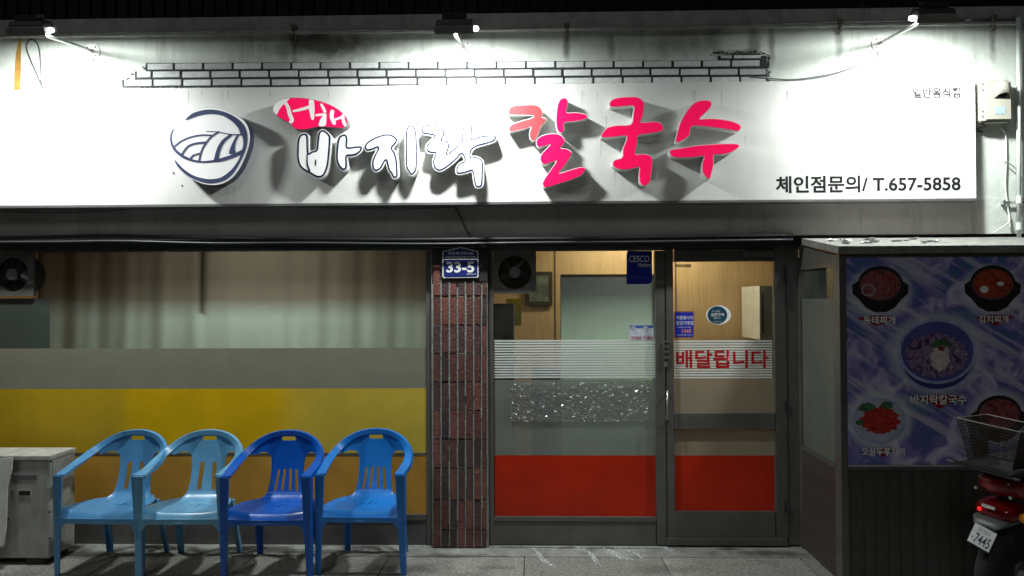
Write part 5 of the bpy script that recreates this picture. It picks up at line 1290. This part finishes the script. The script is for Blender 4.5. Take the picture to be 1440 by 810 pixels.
# rear rack and basket
rk = MB()
for yy in (-.14, .14): rk.tube([(-.16, yy, .865), (.42, yy, .865), (.45, yy, .78)], .009, 6)
for xx in (-.16, -.02, .12, .26, .40): rk.tube([(xx, -.19 if xx == -.16 else -.14, .865), (xx, .19 if xx == -.16 else .14, .865)], .008, 6)
rk.box(-.17, .42, -.15, .15, .872, .884)
mo_build(rk, 'rear_rack', M_mblk, smooth='auto')
bk = MB(); w0, w1 = .115, .165; L0, L1, L2, L3 = -.10, .08, -.14, .12; z0_, z1_ = .89, 1.10
cor0 = [(L0, -w0), (L1, -w0), (L1, w0), (L0, w0)]; cor1 = [(L2, -w1), (L3, -w1), (L3, w1), (L2, w1)]
for i in range(4):
    a0, b0, a1, b1 = cor0[i], cor0[(i+1) % 4], cor1[i], cor1[(i+1) % 4]
    for k in range(19):
        t = k/26; p = (a0[0]+(b0[0]-a0[0])*t, a0[1]+(b0[1]-a0[1])*t, z0_); q_ = (a1[0]+(b1[0]-a1[0])*t, a1[1]+(b1[1]-a1[1])*t, z1_)
        bk.tube([p, q_], .0021, 4, caps=False)
    for k in range(14):
        t = k/13; p = (a0[0]+(a1[0]-a0[0])*t, a0[1]+(a1[1]-a0[1])*t, z0_+(z1_-z0_)*t); q_ = (b0[0]+(b1[0]-b0[0])*t, b0[1]+(b1[1]-b0[1])*t, z0_+(z1_-z0_)*t)
        bk.tube([p, q_], .0019, 4, caps=False)
bsk = mo_build(bk, 'wire_basket', mat('brown coated wire', (.035, .028, .024), .8, spec=.15)); kind(bsk, 'stuff')
rm_ = MB()
for i in range(4):
    a1, b1 = cor1[i], cor1[(i+1) % 4]; rm_.tube([(a1[0], a1[1], z1_), (b1[0], b1[1], z1_)], .004, 6)
mo_build(rm_, 'basket_rim', mat('dull rim wire', (.12, .11, .10), .6))

# ------------------------------------------------------------------ white scuff marks in front of the right window
M_scuff = mat('chalky white scuff', (.62, .66, .66), .8, var=.3, scale=60, alpha=.5)
nn = M_scuff.node_tree.nodes; ms_ = [x for x in nn if x.type == 'MIX_SHADER'][-1]; g_ = nn.new('ShaderNodeNewGeometry'); t_ = nn.new('ShaderNodeTexNoise'); t_.inputs['Scale'].default_value = 55; t_.inputs['Detail'].default_value = 6
rm_x = nn.new('ShaderNodeMapRange'); rm_x.inputs[1].default_value = .38; rm_x.inputs[2].default_value = .60; rm_x.inputs[4].default_value = .85
M_scuff.node_tree.links.new(g_.outputs['Position'], t_.inputs['Vector']); M_scuff.node_tree.links.new(t_.outputs[0], rm_x.inputs[0]); M_scuff.node_tree.links.new(rm_x.outputs[0], ms_.inputs[0])
def scuff(pts, w_):
    pts = crom([(*G(x, y)[:2], .0008) for x, y in pts], 4); n_ = len(pts); vs = []; fs = []
    for i, p in enumerate(pts):
        T = (pts[min(i+1, n_-1)]-pts[max(i-1, 0)]).normalized(); W = Vector((-T.y, T.x, 0)); q_ = 1.9*w_*math.sin(math.pi*(i+.4)/n_)*random.uniform(.5, 1.2)
        vs += [p-W*q_, p+W*q_]
    for i in range(n_-1): fs.append((2*i, 2*i+1, 2*i+3, 2*i+2))
    MB().add(vs, fs).build('scuff_mark', M_scuff, pav)
for pts, w_ in (([(748, 769), (757, 778), (762, 786), (775, 795), (786, 798)], .012), ([(820, 771), (830, 778), (838, 790), (846, 796)], .010), ([(848, 770), (858, 776), (870, 783), (884, 787)], .02),
                ([(862, 770), (880, 774), (896, 779), (903, 786)], .009), ([(868, 775), (876, 783), (893, 788)], .012), ([(932, 768), (940, 773), (950, 776)], .014), ([(810, 769), (822, 775), (830, 777)], .006)):
    scuff(pts, w_)

gr = MB(); random.seed(11)
for _ in range(420):
    px = random.uniform(-20, 1160); py = random.uniform(768, 812)**1.0; g = G(px, py); a = random.uniform(.0015, .006)
    gr.add([(g.x+a*math.cos(t*1.257), g.y+a*math.sin(t*1.257), .0004) for t in range(5)]+[(g.x, g.y, random.uniform(.001, .003))], [(i, (i+1) % 5, 5) for i in range(5)])
kind(gr.build('grit', mat('dark grit', (.06, .055, .05), .9, var=.5, scale=50), pav), 'stuff')

mo_build(MB().tube([(-.02, .06, .60), (.02, .10, .52), (.10, .12, .46), (.22, .12, .42)], .005, 6), 'wiring', M_black, smooth=True)
mo_build(MB().tube([(-.02, -.05, .60), (.0, -.09, .50), (.08, -.12, .44)], .004, 6), 'wiring', M_black, smooth=True)
for yy, zz_ in ((.07, .80), (-.07, .80), (.09, .735), (-.09, .735)): mo_build(MB().lathe([(.009, -.012), (.009, .004), (.0005, .005)], (-.045, yy, zz_), 'X', 6), 'bolt', M_steel)
mo_build(MB().box(-.085, -.075, -.035, .035, .655, .672), 'tail_badge', M_chrome)
